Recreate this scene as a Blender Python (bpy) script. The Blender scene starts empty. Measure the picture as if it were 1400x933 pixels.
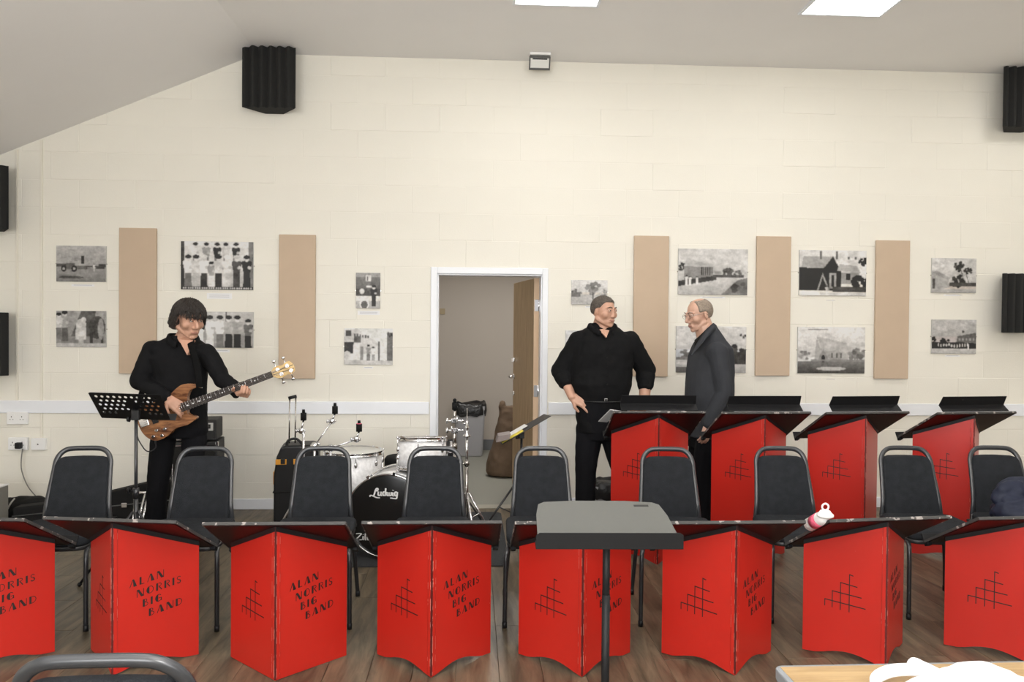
import bpy, bmesh, math, random
import numpy as np
from mathutils import Vector, Matrix, Euler, noise
random.seed(7)
S = bpy.context.scene; COL = S.collection
PI = math.pi
def R(a): return math.radians(a)

# ------------------------------------------------------------------ camera
CF, YAW, PITCH, ROLL, CH = 1050.0, .0520, .0142, .0086, 1.5053
def cam_axes():
    cy, sy, cp, sp, cr, sr = math.cos(YAW), math.sin(YAW), math.cos(PITCH), math.sin(PITCH), math.cos(ROLL), math.sin(ROLL)
    f = Vector((sy, cy, 0)); r = Vector((cy, -sy, 0)); u = Vector((0, 0, 1))
    f2 = f*cp - u*sp; u2 = u*cp + f*sp
    return r*cr + u2*sr, u2*cr - r*sr, f2
AR, AU, AF = cam_axes()
cd = bpy.data.cameras.new('camera'); cam = bpy.data.objects.new('camera', cd); COL.objects.link(cam)
cd.sensor_width = 36; cd.lens = CF*36/1400; cd.clip_start = .05; cd.clip_end = 100
M = Matrix((AR, AU, -AF)).transposed().to_4x4(); M.translation = Vector((0, 0, CH)); cam.matrix_world = M
S.camera = cam
def at(x, y, Y):
    """point of the room at depth Y that was measured at pixel x, y of the photograph"""
    d = AF + AR*((x-700)/CF) - AU*((y-466.5)/CF)
    return Vector((0, 0, CH)) + d*(Y/d.y)

# ------------------------------------------------------------------ world, lights, exposure
w = bpy.data.worlds.new('world'); S.world = w; w.use_nodes = True
w.node_tree.nodes['Background'].inputs[0].default_value = (.75, .85, 1, 1)
w.node_tree.nodes['Background'].inputs[1].default_value = .35
S.view_settings.view_transform = 'Standard'; S.view_settings.look = 'None'
S.view_settings.exposure = .22; S.view_settings.gamma = 1; S.view_settings.use_curve_mapping = False
def area(name, loc, rot, sx, sy, power, color=(1, 1, 1)):
    l = bpy.data.lights.new(name, 'AREA'); l.shape = 'RECTANGLE'; l.size = sx; l.size_y = sy; l.energy = power; l.color = color
    o = bpy.data.objects.new(name, l); COL.objects.link(o); o.location = loc; o.rotation_euler = rot; return o
# added area lamps for broad soft light, set before the unseen back windows
area('window_daylight', (-1.9, -3.35, 1.75), (R(90), 0, 0), 2.2, 1.5, 130, (.97, .98, 1))
area('window_daylight', (2.0, -3.35, 1.75), (R(90), 0, 0), 2.2, 1.5, 72, (.97, .98, 1))
# the camera's own flash, above the lens
fl = bpy.data.lights.new('camera_flash', 'POINT'); fl.energy = 60; fl.shadow_soft_size = .045; fl.color = (1, .985, .96)
fo = bpy.data.objects.new('camera_flash', fl); COL.objects.link(fo); fo.location = (0.0, -.02, CH+.17)
area('flash_head_tilted_to_ceiling', (0, -.10, CH+.20), (R(187), 0, 0), .10, .06, 270, (1, .985, .96))  # added upward lamp that brightens the ceiling for soft bounce
PANEL_E = 13.0     # emission of the ceiling light panels

# ------------------------------------------------------------------ materials
MATS = {}
def mat(name, col, rough=.5, metal=0, var=0, vscale=8, bump=0, bscale=60, spec=.5, stretch=None, objvar=0, clear=0, emit=None):
    if name in MATS: return MATS[name]
    m = bpy.data.materials.new(name); m.use_nodes = True; nt = m.node_tree; N = nt.nodes; L = nt.links
    b = N['Principled BSDF']; b.inputs['Roughness'].default_value = rough; b.inputs['Metallic'].default_value = metal
    b.inputs['Specular IOR Level'].default_value = spec; b.inputs['Coat Weight'].default_value = clear
    b.inputs['Base Color'].default_value = (*col, 1)
    tc = N.new('ShaderNodeTexCoord'); mp = N.new('ShaderNodeMapping'); L.new(tc.outputs['Object'], mp.inputs[0])
    if stretch: mp.inputs['Scale'].default_value = stretch
    if var or objvar:
        nz = N.new('ShaderNodeTexNoise'); nz.inputs['Scale'].default_value = vscale; nz.inputs['Detail'].default_value = 5
        L.new(mp.outputs[0], nz.inputs['Vector'])
        mr = N.new('ShaderNodeMapRange'); mr.inputs[1].default_value = .3; mr.inputs[2].default_value = .7
        mr.inputs[3].default_value = 1-var; mr.inputs[4].default_value = 1+var
        L.new(nz.outputs['Fac'], mr.inputs[0]); fac = mr.outputs[0]
        if objvar:
            oi = N.new('ShaderNodeObjectInfo'); m2 = N.new('ShaderNodeMapRange'); m2.inputs[3].default_value = 1-objvar; m2.inputs[4].default_value = 1+objvar
            L.new(oi.outputs['Random'], m2.inputs[0]); mu = N.new('ShaderNodeMath'); mu.operation = 'MULTIPLY'
            L.new(fac, mu.inputs[0]); L.new(m2.outputs[0], mu.inputs[1]); fac = mu.outputs[0]
        vm = N.new('ShaderNodeVectorMath'); vm.operation = 'SCALE'; vm.inputs[0].default_value = col
        L.new(fac, vm.inputs['Scale']); L.new(vm.outputs[0], b.inputs['Base Color'])
    if bump:
        n2 = N.new('ShaderNodeTexNoise'); n2.inputs['Scale'].default_value = bscale; n2.inputs['Detail'].default_value = 4
        L.new(mp.outputs[0], n2.inputs['Vector']); bp = N.new('ShaderNodeBump'); bp.inputs['Strength'].default_value = bump; bp.inputs['Distance'].default_value = .01
        L.new(n2.outputs['Fac'], bp.inputs['Height']); L.new(bp.outputs[0], b.inputs['Normal'])
    if emit:
        b.inputs['Emission Color'].default_value = (*emit[0], 1); b.inputs['Emission Strength'].default_value = emit[1]
    MATS[name] = m; return m
def wood_mat(name, c1, c2, scale, stretch, rough=.4, objshift=True, objvar=.12, knots=0):
    m = bpy.data.materials.new(name); m.use_nodes = True; nt = m.node_tree; N = nt.nodes; L = nt.links
    b = N['Principled BSDF']; b.inputs['Roughness'].default_value = rough
    tc = N.new('ShaderNodeTexCoord'); mp = N.new('ShaderNodeMapping'); mp.inputs['Scale'].default_value = stretch
    L.new(tc.outputs['Object'], mp.inputs[0])
    if objshift:
        oi = N.new('ShaderNodeObjectInfo'); sc = N.new('ShaderNodeMath'); sc.operation = 'MULTIPLY'; sc.inputs[1].default_value = 40
        L.new(oi.outputs['Random'], sc.inputs[0]); L.new(sc.outputs[0], mp.inputs['Location'])
    nz = N.new('ShaderNodeTexNoise'); nz.inputs['Scale'].default_value = scale; nz.inputs['Detail'].default_value = 8; nz.inputs['Roughness'].default_value = .65; nz.inputs['Distortion'].default_value = .6
    L.new(mp.outputs[0], nz.inputs['Vector'])
    cr = N.new('ShaderNodeValToRGB'); cr.color_ramp.elements[0].position = .36; cr.color_ramp.elements[1].position = .68
    cr.color_ramp.elements[0].color = (*c1, 1); cr.color_ramp.elements[1].color = (*c2, 1); L.new(nz.outputs['Fac'], cr.inputs[0])
    out = cr.outputs[0]
    if objshift and objvar:
        m2 = N.new('ShaderNodeMapRange'); m2.inputs[3].default_value = 1-objvar; m2.inputs[4].default_value = 1+objvar; L.new(oi.outputs['Random'], m2.inputs[0])
        vm = N.new('ShaderNodeVectorMath'); vm.operation = 'SCALE'; L.new(out, vm.inputs[0]); L.new(m2.outputs[0], vm.inputs['Scale']); out = vm.outputs[0]
    L.new(out, b.inputs['Base Color'])
    bp = N.new('ShaderNodeBump'); bp.inputs['Strength'].default_value = .06; bp.inputs['Distance'].default_value = .003; L.new(nz.outputs['Fac'], bp.inputs['Height']); L.new(bp.outputs[0], b.inputs['Normal'])
    MATS[name] = m; return m
def scuffed(name, col, scuff, rough=.35, thresh=.72, scale=30):
    """painted board with pale chips and scratches"""
    m = bpy.data.materials.new(name); m.use_nodes = True; nt = m.node_tree; N = nt.nodes; L = nt.links
    b = N['Principled BSDF']; b.inputs['Roughness'].default_value = rough
    tc = N.new('ShaderNodeTexCoord'); oi = N.new('ShaderNodeObjectInfo'); va = N.new('ShaderNodeVectorMath'); va.operation = 'ADD'
    sc = N.new('ShaderNodeMath'); sc.operation = 'MULTIPLY'; sc.inputs[1].default_value = 50; L.new(oi.outputs['Random'], sc.inputs[0])
    L.new(tc.outputs['Object'], va.inputs[0]); L.new(sc.outputs[0], va.inputs[1])
    nz = N.new('ShaderNodeTexNoise'); nz.inputs['Scale'].default_value = scale; nz.inputs['Detail'].default_value = 6; L.new(va.outputs[0], nz.inputs['Vector'])
    mr = N.new('ShaderNodeMapRange'); mr.inputs[1].default_value = thresh; mr.inputs[2].default_value = thresh+.02; L.new(nz.outputs['Fac'], mr.inputs[0])
    mx = N.new('ShaderNodeMix'); mx.data_type = 'RGBA'; mx.inputs[6].default_value = (*col, 1); mx.inputs[7].default_value = (*scuff, 1)
    L.new(mr.outputs[0], mx.inputs[0]); L.new(mx.outputs[2], b.inputs['Base Color']); b.inputs['Specular IOR Level'].default_value = .22 if max(col) < .08 else .5
    MATS[name] = m; return m
def print_mat():
    m = bpy.data.materials.new('print'); m.use_nodes = True; N = m.node_tree.nodes; L = m.node_tree.links
    a = N.new('ShaderNodeAttribute'); a.attribute_name = 'Col'; b = N['Principled BSDF']; b.inputs['Roughness'].default_value = .55
    L.new(a.outputs['Color'], b.inputs['Base Color']); MATS['print'] = m; return m
PAINT = mat('cream_wall_paint', (.80, .772, .690), .62, bump=.10, bscale=140, var=.012, vscale=3)
MORTAR = mat('painted_mortar', (.80, .772, .690), .7)
CEIL = mat('ceiling_paint', (.88, .865, .855), .8, var=.01, vscale=2)
SIDE = mat('side_wall_paint', (.78, .745, .65), .7)
WHITE = mat('white_gloss', (.80, .82, .86), .35)
WPLAST = mat('white_plastic', (.84, .84, .83), .35)
FLOORW = wood_mat('laminate_planks', (.062, .045, .027), (.185, .143, .090), 3.0, (7, .9, 1), .42)
FLOORB = mat('laminate_base', (.06, .045, .03), .5)
RED = scuffed('red_painted_board', (.47, .017, .010), (.8, .55, .45), .33, .795, 26)
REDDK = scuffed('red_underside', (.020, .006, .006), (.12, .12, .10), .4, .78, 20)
BLKB = scuffed('black_painted_board', (.010, .010, .011), (.20, .18, .17), .5, .76, 34)
BLKE = scuffed('worn_black_edge', (.06, .058, .056), (.32, .29, .27), .5, .60, 26)
BROWNP = mat('brown_hardboard', (.22, .085, .055), .45, var=.1, vscale=10)
INK = mat('black_ink', (.012, .008, .008), .5)
TUBE = mat('dark_grey_tube', (.028, .030, .034), .30, spec=.7)
LEGM = mat('black_tube', (.02, .02, .022), .28, spec=.6)
FAB = mat('charcoal_chair_fabric', (.019, .021, .0245), .9, var=.18, vscale=26, bump=.5, bscale=420, spec=.2)
SEATU = mat('black_seat_shell', (.015, .015, .016), .4)
DESKG = mat('grey_black_steel_desk', (.095, .098, .090), .48, bump=.15, bscale=500)
DESKB = mat('black_steel_lip', (.007, .007, .0075), .6, spec=.25)
CHROME = mat('chrome', (.78, .78, .80), .12, 1)
STEEL = mat('dark_chrome', (.42, .40, .38), .22, 1)
BLK = mat('black_plastic', (.010, .010, .011), .45, spec=.35)
BLKM = mat('matt_black', (.009, .009, .009), .8, spec=.2)
FOAM = mat('black_acoustic_foam', (.016, .016, .015), .95, bump=.4, bscale=300)
BEIGE = mat('beige_panel_fabric', (.555, .43, .315), .9, bump=.25, bscale=700, var=.02)
GREYP = mat('grey_bin_plastic', (.36, .36, .38), .45)
BAGM = mat('black_bin_bag', (.012, .012, .013), .3, bump=.8, bscale=25)
SACK = mat('brown_sacking', (.135, .088, .055), .9, var=.12, vscale=20, bump=.6, bscale=200)
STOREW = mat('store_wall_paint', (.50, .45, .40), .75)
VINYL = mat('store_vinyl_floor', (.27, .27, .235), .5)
OAK = wood_mat('oak_door_veneer', (.34, .225, .12), (.52, .38, .22), 3, (14, 14, 1.2), .4, False)
OAKE = mat('oak_lipping', (.62, .45, .30), .5)
PEARL = mat('white_pearl_wrap', (.82, .82, .83), .25, var=.12, vscale=45, clear=.4)
DRUMHEAD = mat('drum_head', (.72, .72, .68), .4)
BLKHEAD = mat('black_drum_head', (.008, .008, .008), .28)
LOGO = mat('white_lettering', (.82, .82, .82), .4)
YEL = mat('orange_latch', (.75, .33, .03), .45)
YELP = mat('yellow_paper', (.78, .63, .06), .6)
PAPER = mat('white_paper', (.80, .80, .80), .6)
GPAPER = mat('grey_paper', (.20, .165, .155), .6)
SKIN = mat('skin', (.52, .29, .20), .5, var=.06, vscale=25)
SKIN2 = mat('ruddy_skin', (.52, .295, .205), .48, var=.05, vscale=25)
SKIN3 = mat('pale_skin', (.56, .335, .245), .42, var=.05, vscale=25)
LIP = mat('lips', (.36, .165, .125), .5)
EYEW = mat('eye_white', (.6, .58, .55), .25)
IRIS = mat('dark_iris', (.03, .02, .015), .2)
BROW = mat('eyebrow', (.07, .045, .03), .8)
HAIR1 = mat('dark_brown_hair', (.026, .019, .015), .5, var=.3, vscale=60, stretch=(3, 3, .6), bump=.5, bscale=90)
HAIR2 = mat('grey_brown_hair', (.085, .070, .057), .7, var=.3, vscale=90, bump=.5, bscale=200)
HAIR3 = mat('short_grey_hair', (.26, .21, .165), .8, var=.25, vscale=90, bump=.4, bscale=250)
SHIRT1 = mat('black_shirt', (.007, .007, .0078), .85, spec=.15, bump=.3, bscale=25, var=.1, vscale=6)
SHIRT2 = mat('black_cotton_shirt', (.006, .006, .0065), .85, spec=.15, bump=.3, bscale=25, var=.1, vscale=6)
TROU = mat('black_trousers', (.006, .006, .0075), .9, spec=.15, bump=.2, bscale=30)
JACK = mat('charcoal_wool_jacket', (.040, .042, .048), .95, spec=.2, var=.08, vscale=12, bump=.3, bscale=300)
SHOE = mat('black_leather', (.012, .012, .012), .3)
WALNUT = wood_mat('walnut_guitar', (.085, .028, .012), (.42, .19, .075), 5, (1.2, 8, 8), .25, False)
MAPLE = wood_mat('maple_headstock', (.50, .32, .11), (.68, .48, .20), 4, (2, 8, 8), .3, False)
FRET = mat('rosewood_fretboard', (.025, .017, .014), .5)
NAVY = mat('navy_jacket', (.012, .016, .034), .6, spec=.3, bump=.5, bscale=12, var=.15, vscale=9)
PINK = mat('pink_label', (.72, .12, .20), .5)
CLOTHW = mat('white_cloth', (.86, .86, .88), .7)
TABW = wood_mat('table_wood_laminate', (.29, .18, .075), (.42, .285, .135), 4, (1.2, 14, 1), .35, False)
TABE = mat('grey_table_edging', (.20, .215, .23), .5)
RUG = mat('dark_drum_rug', (.030, .032, .035), .95, bump=.6, bscale=200, var=.2, vscale=40)
LENS = mat('clear_plastic_cover', (.80, .80, .76), .15, clear=.5)
DARKTR = mat('dark_grey_trim', (.10, .10, .095), .4)
GLOW = mat('lit_diffuser', (.9, .9, .9), .5, emit=((1, .98, .95), PANEL_E))
PRINT = print_mat()

# ------------------------------------------------------------------ mesh helpers
def NB(): return bmesh.new()
def xf(bm, vs, m):
    bmesh.ops.transform(bm, matrix=m, verts=vs)
def add_box(bm, x0, x1, y0, y1, z0, z1, m=None, mi=0):
    v = [bm.verts.new(p) for p in ((x0,y0,z0),(x1,y0,z0),(x1,y1,z0),(x0,y1,z0),(x0,y0,z1),(x1,y0,z1),(x1,y1,z1),(x0,y1,z1))]
    for f in ((0,3,2,1),(4,5,6,7),(0,1,5,4),(1,2,6,5),(2,3,7,6),(3,0,4,7)):
        fc = bm.faces.new([v[i] for i in f]); fc.material_index = mi
    if m: xf(bm, v, m)
    return v
def frame_of(d):
    d = d.normalized(); a = Vector((0,0,1)) if abs(d.z) < .95 else Vector((1,0,0))
    x = a.cross(d).normalized(); return x, d.cross(x)
def add_tube(bm, pts, rad, n=10, ry=None, up=None, cap=True, mi=0):
    pts = [Vector(p) for p in pts]; k = len(pts)
    if not hasattr(rad, '__len__'): rad = [rad]*k
    rings = []; prev = None
    for i, p in enumerate(pts):
        d = (pts[min(i+1,k-1)] - pts[max(i-1,0)])
        if d.length < 1e-9: d = Vector((0,0,1))
        d.normalize()
        if up is not None: u = Vector(up); x = (u - d*u.dot(d)).normalized(); y = d.cross(x)
        elif prev is None: x, y = frame_of(d)
        else: x = (prev - d*prev.dot(d)).normalized(); y = d.cross(x)
        prev = x; q = ry/rad[i] if ry else 1
        rings.append([bm.verts.new(p + x*rad[i]*math.cos(2*PI*j/n) + y*rad[i]*q*math.sin(2*PI*j/n)) for j in range(n)])
    for a, b in zip(rings, rings[1:]):
        for j in range(n):
            f = bm.faces.new((a[j], a[(j+1)%n], b[(j+1)%n], b[j])); f.smooth = True; f.material_index = mi
    if cap:
        for r, s in ((rings[0], -1), (rings[-1], 1)):
            f = bm.faces.new(r if s > 0 else list(reversed(r))); f.material_index = mi
    return rings
def add_cyl(bm, a, b, r, r2=None, n=16, mi=0): return add_tube(bm, [a, b], [r, r if r2 is None else r2], n, mi=mi)
def add_ell(bm, c, r, rot=None, n=12, k=8, mi=0):
    if not hasattr(r, '__len__'): r = (r, r, r)
    m = Matrix.Translation(Vector(c)) @ (Euler(rot).to_matrix().to_4x4() if rot else Matrix()) @ Matrix.Diagonal((*r, 1))
    res = bmesh.ops.create_uvsphere(bm, u_segments=n, v_segments=k, radius=1, matrix=m)
    for v in res['verts']:
        for f in v.link_faces: f.smooth = True; f.material_index = mi
def add_prism(bm, poly, axis='z', a=0, b=.01, m=None, mi=0):
    """polygon of 2D points pushed from a to b along the axis; returns verts"""
    def P(p, t): return {'z': (p[0], p[1], t), 'y': (p[0], t, p[1]), 'x': (t, p[0], p[1])}[axis]
    lo = [bm.verts.new(P(p, a)) for p in poly]; hi = [bm.verts.new(P(p, b)) for p in poly]; n = len(poly)
    fs = [bm.faces.new(lo), bm.faces.new(list(reversed(hi)))]
    for i in range(n): fs.append(bm.faces.new((lo[i], hi[i], hi[(i+1)%n], lo[(i+1)%n])))
    for f in fs: f.material_index = mi
    if m: xf(bm, lo+hi, m)
    return lo+hi
def add_lathe(bm, prof, n=32, m=None, mi=0):
    """profile of (r, z) turned round z"""
    rings = []; vs = []
    for r, z in prof:
        if r < 1e-6: v = bm.verts.new((0,0,z)); rings.append([v]); vs.append(v)
        else:
            rg = [bm.verts.new((r*math.cos(2*PI*j/n), r*math.sin(2*PI*j/n), z)) for j in range(n)]; rings.append(rg); vs += rg
    for a, b in zip(rings, rings[1:]):
        for j in range(n):
            q = [a[j%len(a)], a[(j+1)%len(a)], b[(j+1)%len(b)], b[j%len(b)]]
            q = list(dict.fromkeys(q))
            if len(q) > 2:
                f = bm.faces.new(q); f.smooth = True; f.material_index = mi
    if m: xf(bm, vs, m)
    return vs
def rounded(x0, y0, x1, y1, r, n=5):
    out = []
    for cx, cy, a in ((x1-r,y1-r,0),(x0+r,y1-r,90),(x0+r,y0+r,180),(x1-r,y0+r,270)):
        for i in range(n+1):
            t = R(a + 90*i/n); out.append((cx+r*math.cos(t), cy+r*math.sin(t)))
    return out
def spline(pts, n=8):
    P = [Vector(p) for p in pts]; out = []
    for i in range(len(P)-1):
        a, b, c, d = P[max(i-1,0)], P[i], P[i+1], P[min(i+2,len(P)-1)]
        for j in range(n):
            t = j/n; out.append(.5*((2*b)+(c-a)*t+(2*a-5*b+4*c-d)*t*t+(3*b-a-3*c+d)*t**3))
    return out + [P[-1]]
def link(name, me, parent=None, loc=None, rot=None):
    o = bpy.data.objects.new(name, me); COL.objects.link(o)
    if parent: o.parent = parent
    if loc is not None: o.location = loc
    if rot is not None: o.rotation_euler = rot
    return o
def obj(name, bm, m, parent=None, bevel=0, seg=2, smooth=False, loc=None, rot=None):
    bmesh.ops.recalc_face_normals(bm, faces=bm.faces[:])
    if bevel:
        es = [e for e in bm.edges if len(e.link_faces) == 2 and e.calc_face_angle(0) > .6]
        bmesh.ops.bevel(bm, geom=es, offset=bevel, segments=seg, affect='EDGES', profile=.5, clamp_overlap=True)
    if smooth:
        for f in bm.faces: f.smooth = True
    me = bpy.data.meshes.new(name); bm.to_mesh(me); bm.free()
    for mm in (m if isinstance(m, (list, tuple)) else [m]): me.materials.append(mm)
    return link(name, me, parent, loc, rot)
def tag(o, label=None, cat=None, group=None, kind=None):
    if label: o['label'] = label
    if cat: o['category'] = cat
    if group: o['group'] = group
    if kind: o['kind'] = kind
    return o
def thing(name, label, cat, loc=(0,0,0), rz=0, group=None):
    o = bpy.data.objects.new(name, None); COL.objects.link(o); o.location = loc; o.rotation_euler = (0,0,rz); o.empty_display_size = .1
    return tag(o, label, cat, group)
def struct(name, bm, m, **k): return tag(obj(name, bm, m, **k), kind='structure')
def copy_tree(o, parent=None):
    c = o.copy(); COL.objects.link(c)
    if parent: c.parent = parent
    for ch in list(o.children): copy_tree(ch, c)
    return c

# ------------------------------------------------------------------ the room
WY = 6.453; CZ = 3.7625; XL, XR, YB = -5.0, 6.3, -3.5; SLX = -1.776; SL = .4244
DX0, DX1, DZ = -.305, .60, 1.985     # door hole in the wall
def ceil_z(x): return CZ if x > SLX else CZ + (x-SLX)*SL
def box_struct(name, m, *b):
    bm = NB(); add_box(bm, *b); return struct(name, bm, m)
# floor: slab with single laminate boards where they can be told apart
bm = NB(); add_box(bm, XL, XR, YB, WY+.12, -.12, -.0115)
floor = struct('floor', bm, FLOORB)
PW, PL = .19, 1.28
protos = {}
def plank(x0, x1, y0, y1):
    key = (round(x1-x0, 3), round(y1-y0, 3))
    if key not in protos:
        bm = NB(); add_box(bm, .0006, key[0]-.0006, .0006, key[1]-.0006, -.011, 0)
        bmesh.ops.recalc_face_normals(bm, faces=bm.faces[:])
        bmesh.ops.bevel(bm, geom=[e for e in bm.edges if min(v.co.z for v in e.verts) > -.001], offset=.0012, segments=1, affect='EDGES')
        me = bpy.data.meshes.new('plank'); bm.to_mesh(me); bm.free(); me.materials.append(FLOORW); protos[key] = me
    link('plank', protos[key], floor, (x0, y0, 0))
n = 0; far_bm = NB()
for i in range(int((XR-XL)/PW)+1):
    x0 = XL+i*PW; x1 = min(XR, x0+PW); off = (i*.427) % PL
    ys = sorted({YB, WY} | {round(WY-off-PL*j, 4) for j in range(12) if WY-off-PL*j > YB+.05})
    for a, b in zip(ys, ys[1:]):
        if b-a < .02: continue
        if b > 2.75 and -3.9 < x0 < 4.5: plank(x0, x1, a, b); n += 1
        else:
            add_box(far_bm, x0+.0006, x1-.0006, a+.0006, b-.0006, -.011, 0)
obj('outlying_planks', far_bm, FLOORW, floor)['kind'] = 'stuff'
# back wall of painted blocks; each block its own piece
bm = NB()
def wall_profile(x0, x1): return [(x0, 0), (x1, 0), (x1, ceil_z(x1))] + ([(SLX, CZ)] if x0 < SLX < x1 else []) + [(x0, ceil_z(x0))]
for x0, x1, lo in ((XL, DX0, 0), (DX1, XR, 0)): add_prism(bm, wall_profile(x0, x1), 'y', WY+.006, WY+.12)
add_box(bm, DX0, DX1, WY+.006, WY+.12, DZ, CZ)
wall = struct('wall_back', bm, MORTAR)
def clip(poly, f):
    out = []
    for i in range(len(poly)):
        a, b = poly[i], poly[(i+1) % len(poly)]; fa, fb = f(a), f(b)
        if fa >= 0: out.append(a)
        if (fa >= 0) != (fb >= 0): t = fa/(fa-fb); out.append((a[0]+(b[0]-a[0])*t, a[1]+(b[1]-a[1])*t))
    return out
def block_mesh(poly, g, bev, proud):
    cx = sum(p[0] for p in poly)/len(poly); cz = sum(p[1] for p in poly)/len(poly)
    x0 = min(p[0] for p in poly); x1 = max(p[0] for p in poly); z0 = min(p[1] for p in poly); z1 = max(p[1] for p in poly)
    def ins(p, d): return (cx+(p[0]-cx)*(1-2*d/(x1-x0)), cz+(p[1]-cz)*(1-2*d/(z1-z0)))
    bm = NB(); rings = []
    for d, y in ((g, .03), (g, .0), (g+.004, -bev)):
        rings.append([bm.verts.new((ins(p, d)[0]-cx, y, ins(p, d)[1]-cz)) for p in poly])
    k = len(poly)
    for a, b in zip(rings, rings[1:]):
        for j in range(k): bm.faces.new((a[j], a[(j+1)%k], b[(j+1)%k], b[j]))
    bm.faces.new(rings[-1]); bmesh.ops.recalc_face_normals(bm, faces=bm.faces[:])
    me = bpy.data.meshes.new('block'); bm.to_mesh(me); bm.free(); me.materials.append(PAINT); return me, cx, cz
blocks = []
for r in range(17):
    z0, z1 = r*.225, (r+1)*.225; ph = .165 if r % 2 == 0 else .39
    k = math.floor((XL-ph)/.45)
    while ph+k*.45 < XR:
        x0, x1 = max(XL, ph+k*.45), min(XR, ph+(k+1)*.45); k += 1
        if x1-x0 < .02: continue
        spans = []
        if z0 < DZ and x1 > DX0 and x0 < DX1:
            if x0 < DX0: spans.append((x0, DX0, z0, z1))
            if x1 > DX1: spans.append((DX1, x1, z0, z1))
            if z1 > DZ: spans.append((max(x0, DX0), min(x1, DX1), DZ, z1))
        else: spans.append((x0, x1, z0, z1))
        for a, b, c, d in spans:
            if b-a < .02 or d-c < .02: continue
            poly = [(a, c), (b, c), (b, min(d, CZ)), (a, min(d, CZ))]
            poly = clip(poly, lambda p: CZ+(p[0]-SLX)*SL-p[1])
            if len(poly) > 2: blocks.append(poly)
def vis(p): c = sum(q[0] for q in p)/len(p); return abs(c-.45)
blocks.sort(key=vis); cache = {}; rest = NB()
for i, poly in enumerate(blocks):
    q = random.random()
    # the thick paint fills most joints; more of them still read towards the right
    cxx = sum(p[0] for p in poly)/len(poly)
    deep = .0007 if q < .4 else .0015 if q < .75 else .0030
    g = .0; 
    if i < 296:
        key = (len(poly), round(max(p[0] for p in poly)-min(p[0] for p in poly), 3), round(max(p[1] for p in poly)-min(p[1] for p in poly), 3), deep)
        if len(poly) == 4 and key in cache and abs(key[2]-.225) < .001: me = cache[key]; cx = cxx; cz = sum(p[1] for p in poly)/4
        else:
            me, cx, cz = block_mesh(poly, g, deep, .0004+deep*.12); cache[key] = me
        link('block', me, wall, (cx, WY, cz))
    else:
        me, cx, cz = block_mesh(poly, g, deep, .0004+deep*.12)
        t = NB(); t.from_mesh(me); xf(t, t.verts[:], Matrix.Translation((cx, WY, cz))); t.to_mesh(me); t.free(); rest.from_mesh(me)
obj('outlying_blocks', rest, PAINT, wall)['kind'] = 'stuff'
# side walls, wall behind the camera with two windows, ceiling
box_struct('wall_left', SIDE, XL-.12, XL, YB, WY+.12, -.1, ceil_z(XL)+.05)
box_struct('wall_right', SIDE, XR, XR+.12, YB, WY+.12, -.1, CZ+.05)
bm = NB()
for a, b, c, d in ((XL, XR, 0, .95), (XL, XR, 2.55, CZ+.05), (XL, -3.05, .95, 2.55), (-.75, .85, .95, 2.55), (3.15, XR, .95, 2.55)): add_box(bm, a, b, YB-.12, YB, c, d)
struct('wall_front', bm, SIDE)
for k, (a, b) in enumerate(((-3.05, -.75), (.85, 3.15))):
    bm = NB()
    for x in (a, (a+b)/2-.03, b-.06): add_box(bm, x, x+.06, YB-.1, YB-.04, .95, 2.55)
    for z in (.95, 2.49): add_box(bm, a, b, YB-.1, YB-.04, z, z+.06)
    struct('window_%d' % (k+1), bm, WHITE)
bm = NB(); add_box(bm, SLX, XR, YB, WY+.12, CZ, CZ+.1)
vs = [bm.verts.new(p) for p in ((SLX, YB, CZ), (SLX, WY+.12, CZ), (XL-.12, WY+.12, ceil_z(XL-.12)), (XL-.12, YB, ceil_z(XL-.12)))]
vs2 = [bm.verts.new(v.co+Vector((0, 0, .1))) for v in vs]
bm.faces.new(vs); bm.faces.new(vs2[::-1])
for i in range(4): bm.faces.new((vs[i], vs2[i], vs2[(i+1)%4], vs[(i+1)%4]))
struct('ceiling', bm, CEIL)
# dado rails, skirtings
for i, (a, b) in enumerate(((XL, -.355), (.648, XR))):
    bm = NB(); add_box(bm, a, b, WY-.018, WY+.005, .795, .898); struct('trim_%d' % (i+1), bm, WHITE, bevel=.004)
    bm = NB(); add_box(bm, a, b, WY-.016, WY+.005, .001, .088); struct('baseboard_back_%s' % ('left', 'right')[i], bm, WHITE, bevel=.004)
for s, x in (('left', XL), ('right', XR-.016)):
    bm = NB(); add_box(bm, x, x+.016, YB, WY-.02, .001, .088); struct('baseboard_'+s, bm, WHITE)
# door: white frame and oak leaf opened into the store
door = tag(bpy.data.objects.new('door_1', None), kind='structure'); COL.objects.link(door)
bm = NB()
add_box(bm, DX0-.042, DX0+.012, WY-.018, WY+.004, .001, DZ+.042); add_box(bm, DX1-.012, DX1+.036, WY-.018, WY+.004, .001, DZ+.042)
add_box(bm, DX0+.012, DX1-.012, WY-.018, WY+.004, DZ-.012, DZ+.042); obj('architrave', bm, WHITE, door, bevel=.004)
bm = NB()
add_box(bm, DX0, DX0+.024, WY+.004, WY+.15, .001, DZ); add_box(bm, DX1-.024, DX1, WY+.004, WY+.15, .001, DZ); add_box(bm, DX0+.024, DX1-.024, WY+.004, WY+.15, DZ-.024, DZ)
obj('door_lining', bm, WHITE, door, bevel=.002)
leaf = bpy.data.objects.new('door_leaf', None); COL.objects.link(leaf); leaf.parent = door
leaf.location = (DX1-.026, WY+.158, 0); leaf.rotation_euler = (0, 0, R(99.5))
bm = NB(); add_box(bm, .004, .80, -.0, .044, .012, 1.955); obj('leaf_panel', bm, OAK, leaf, bevel=.002)
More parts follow.
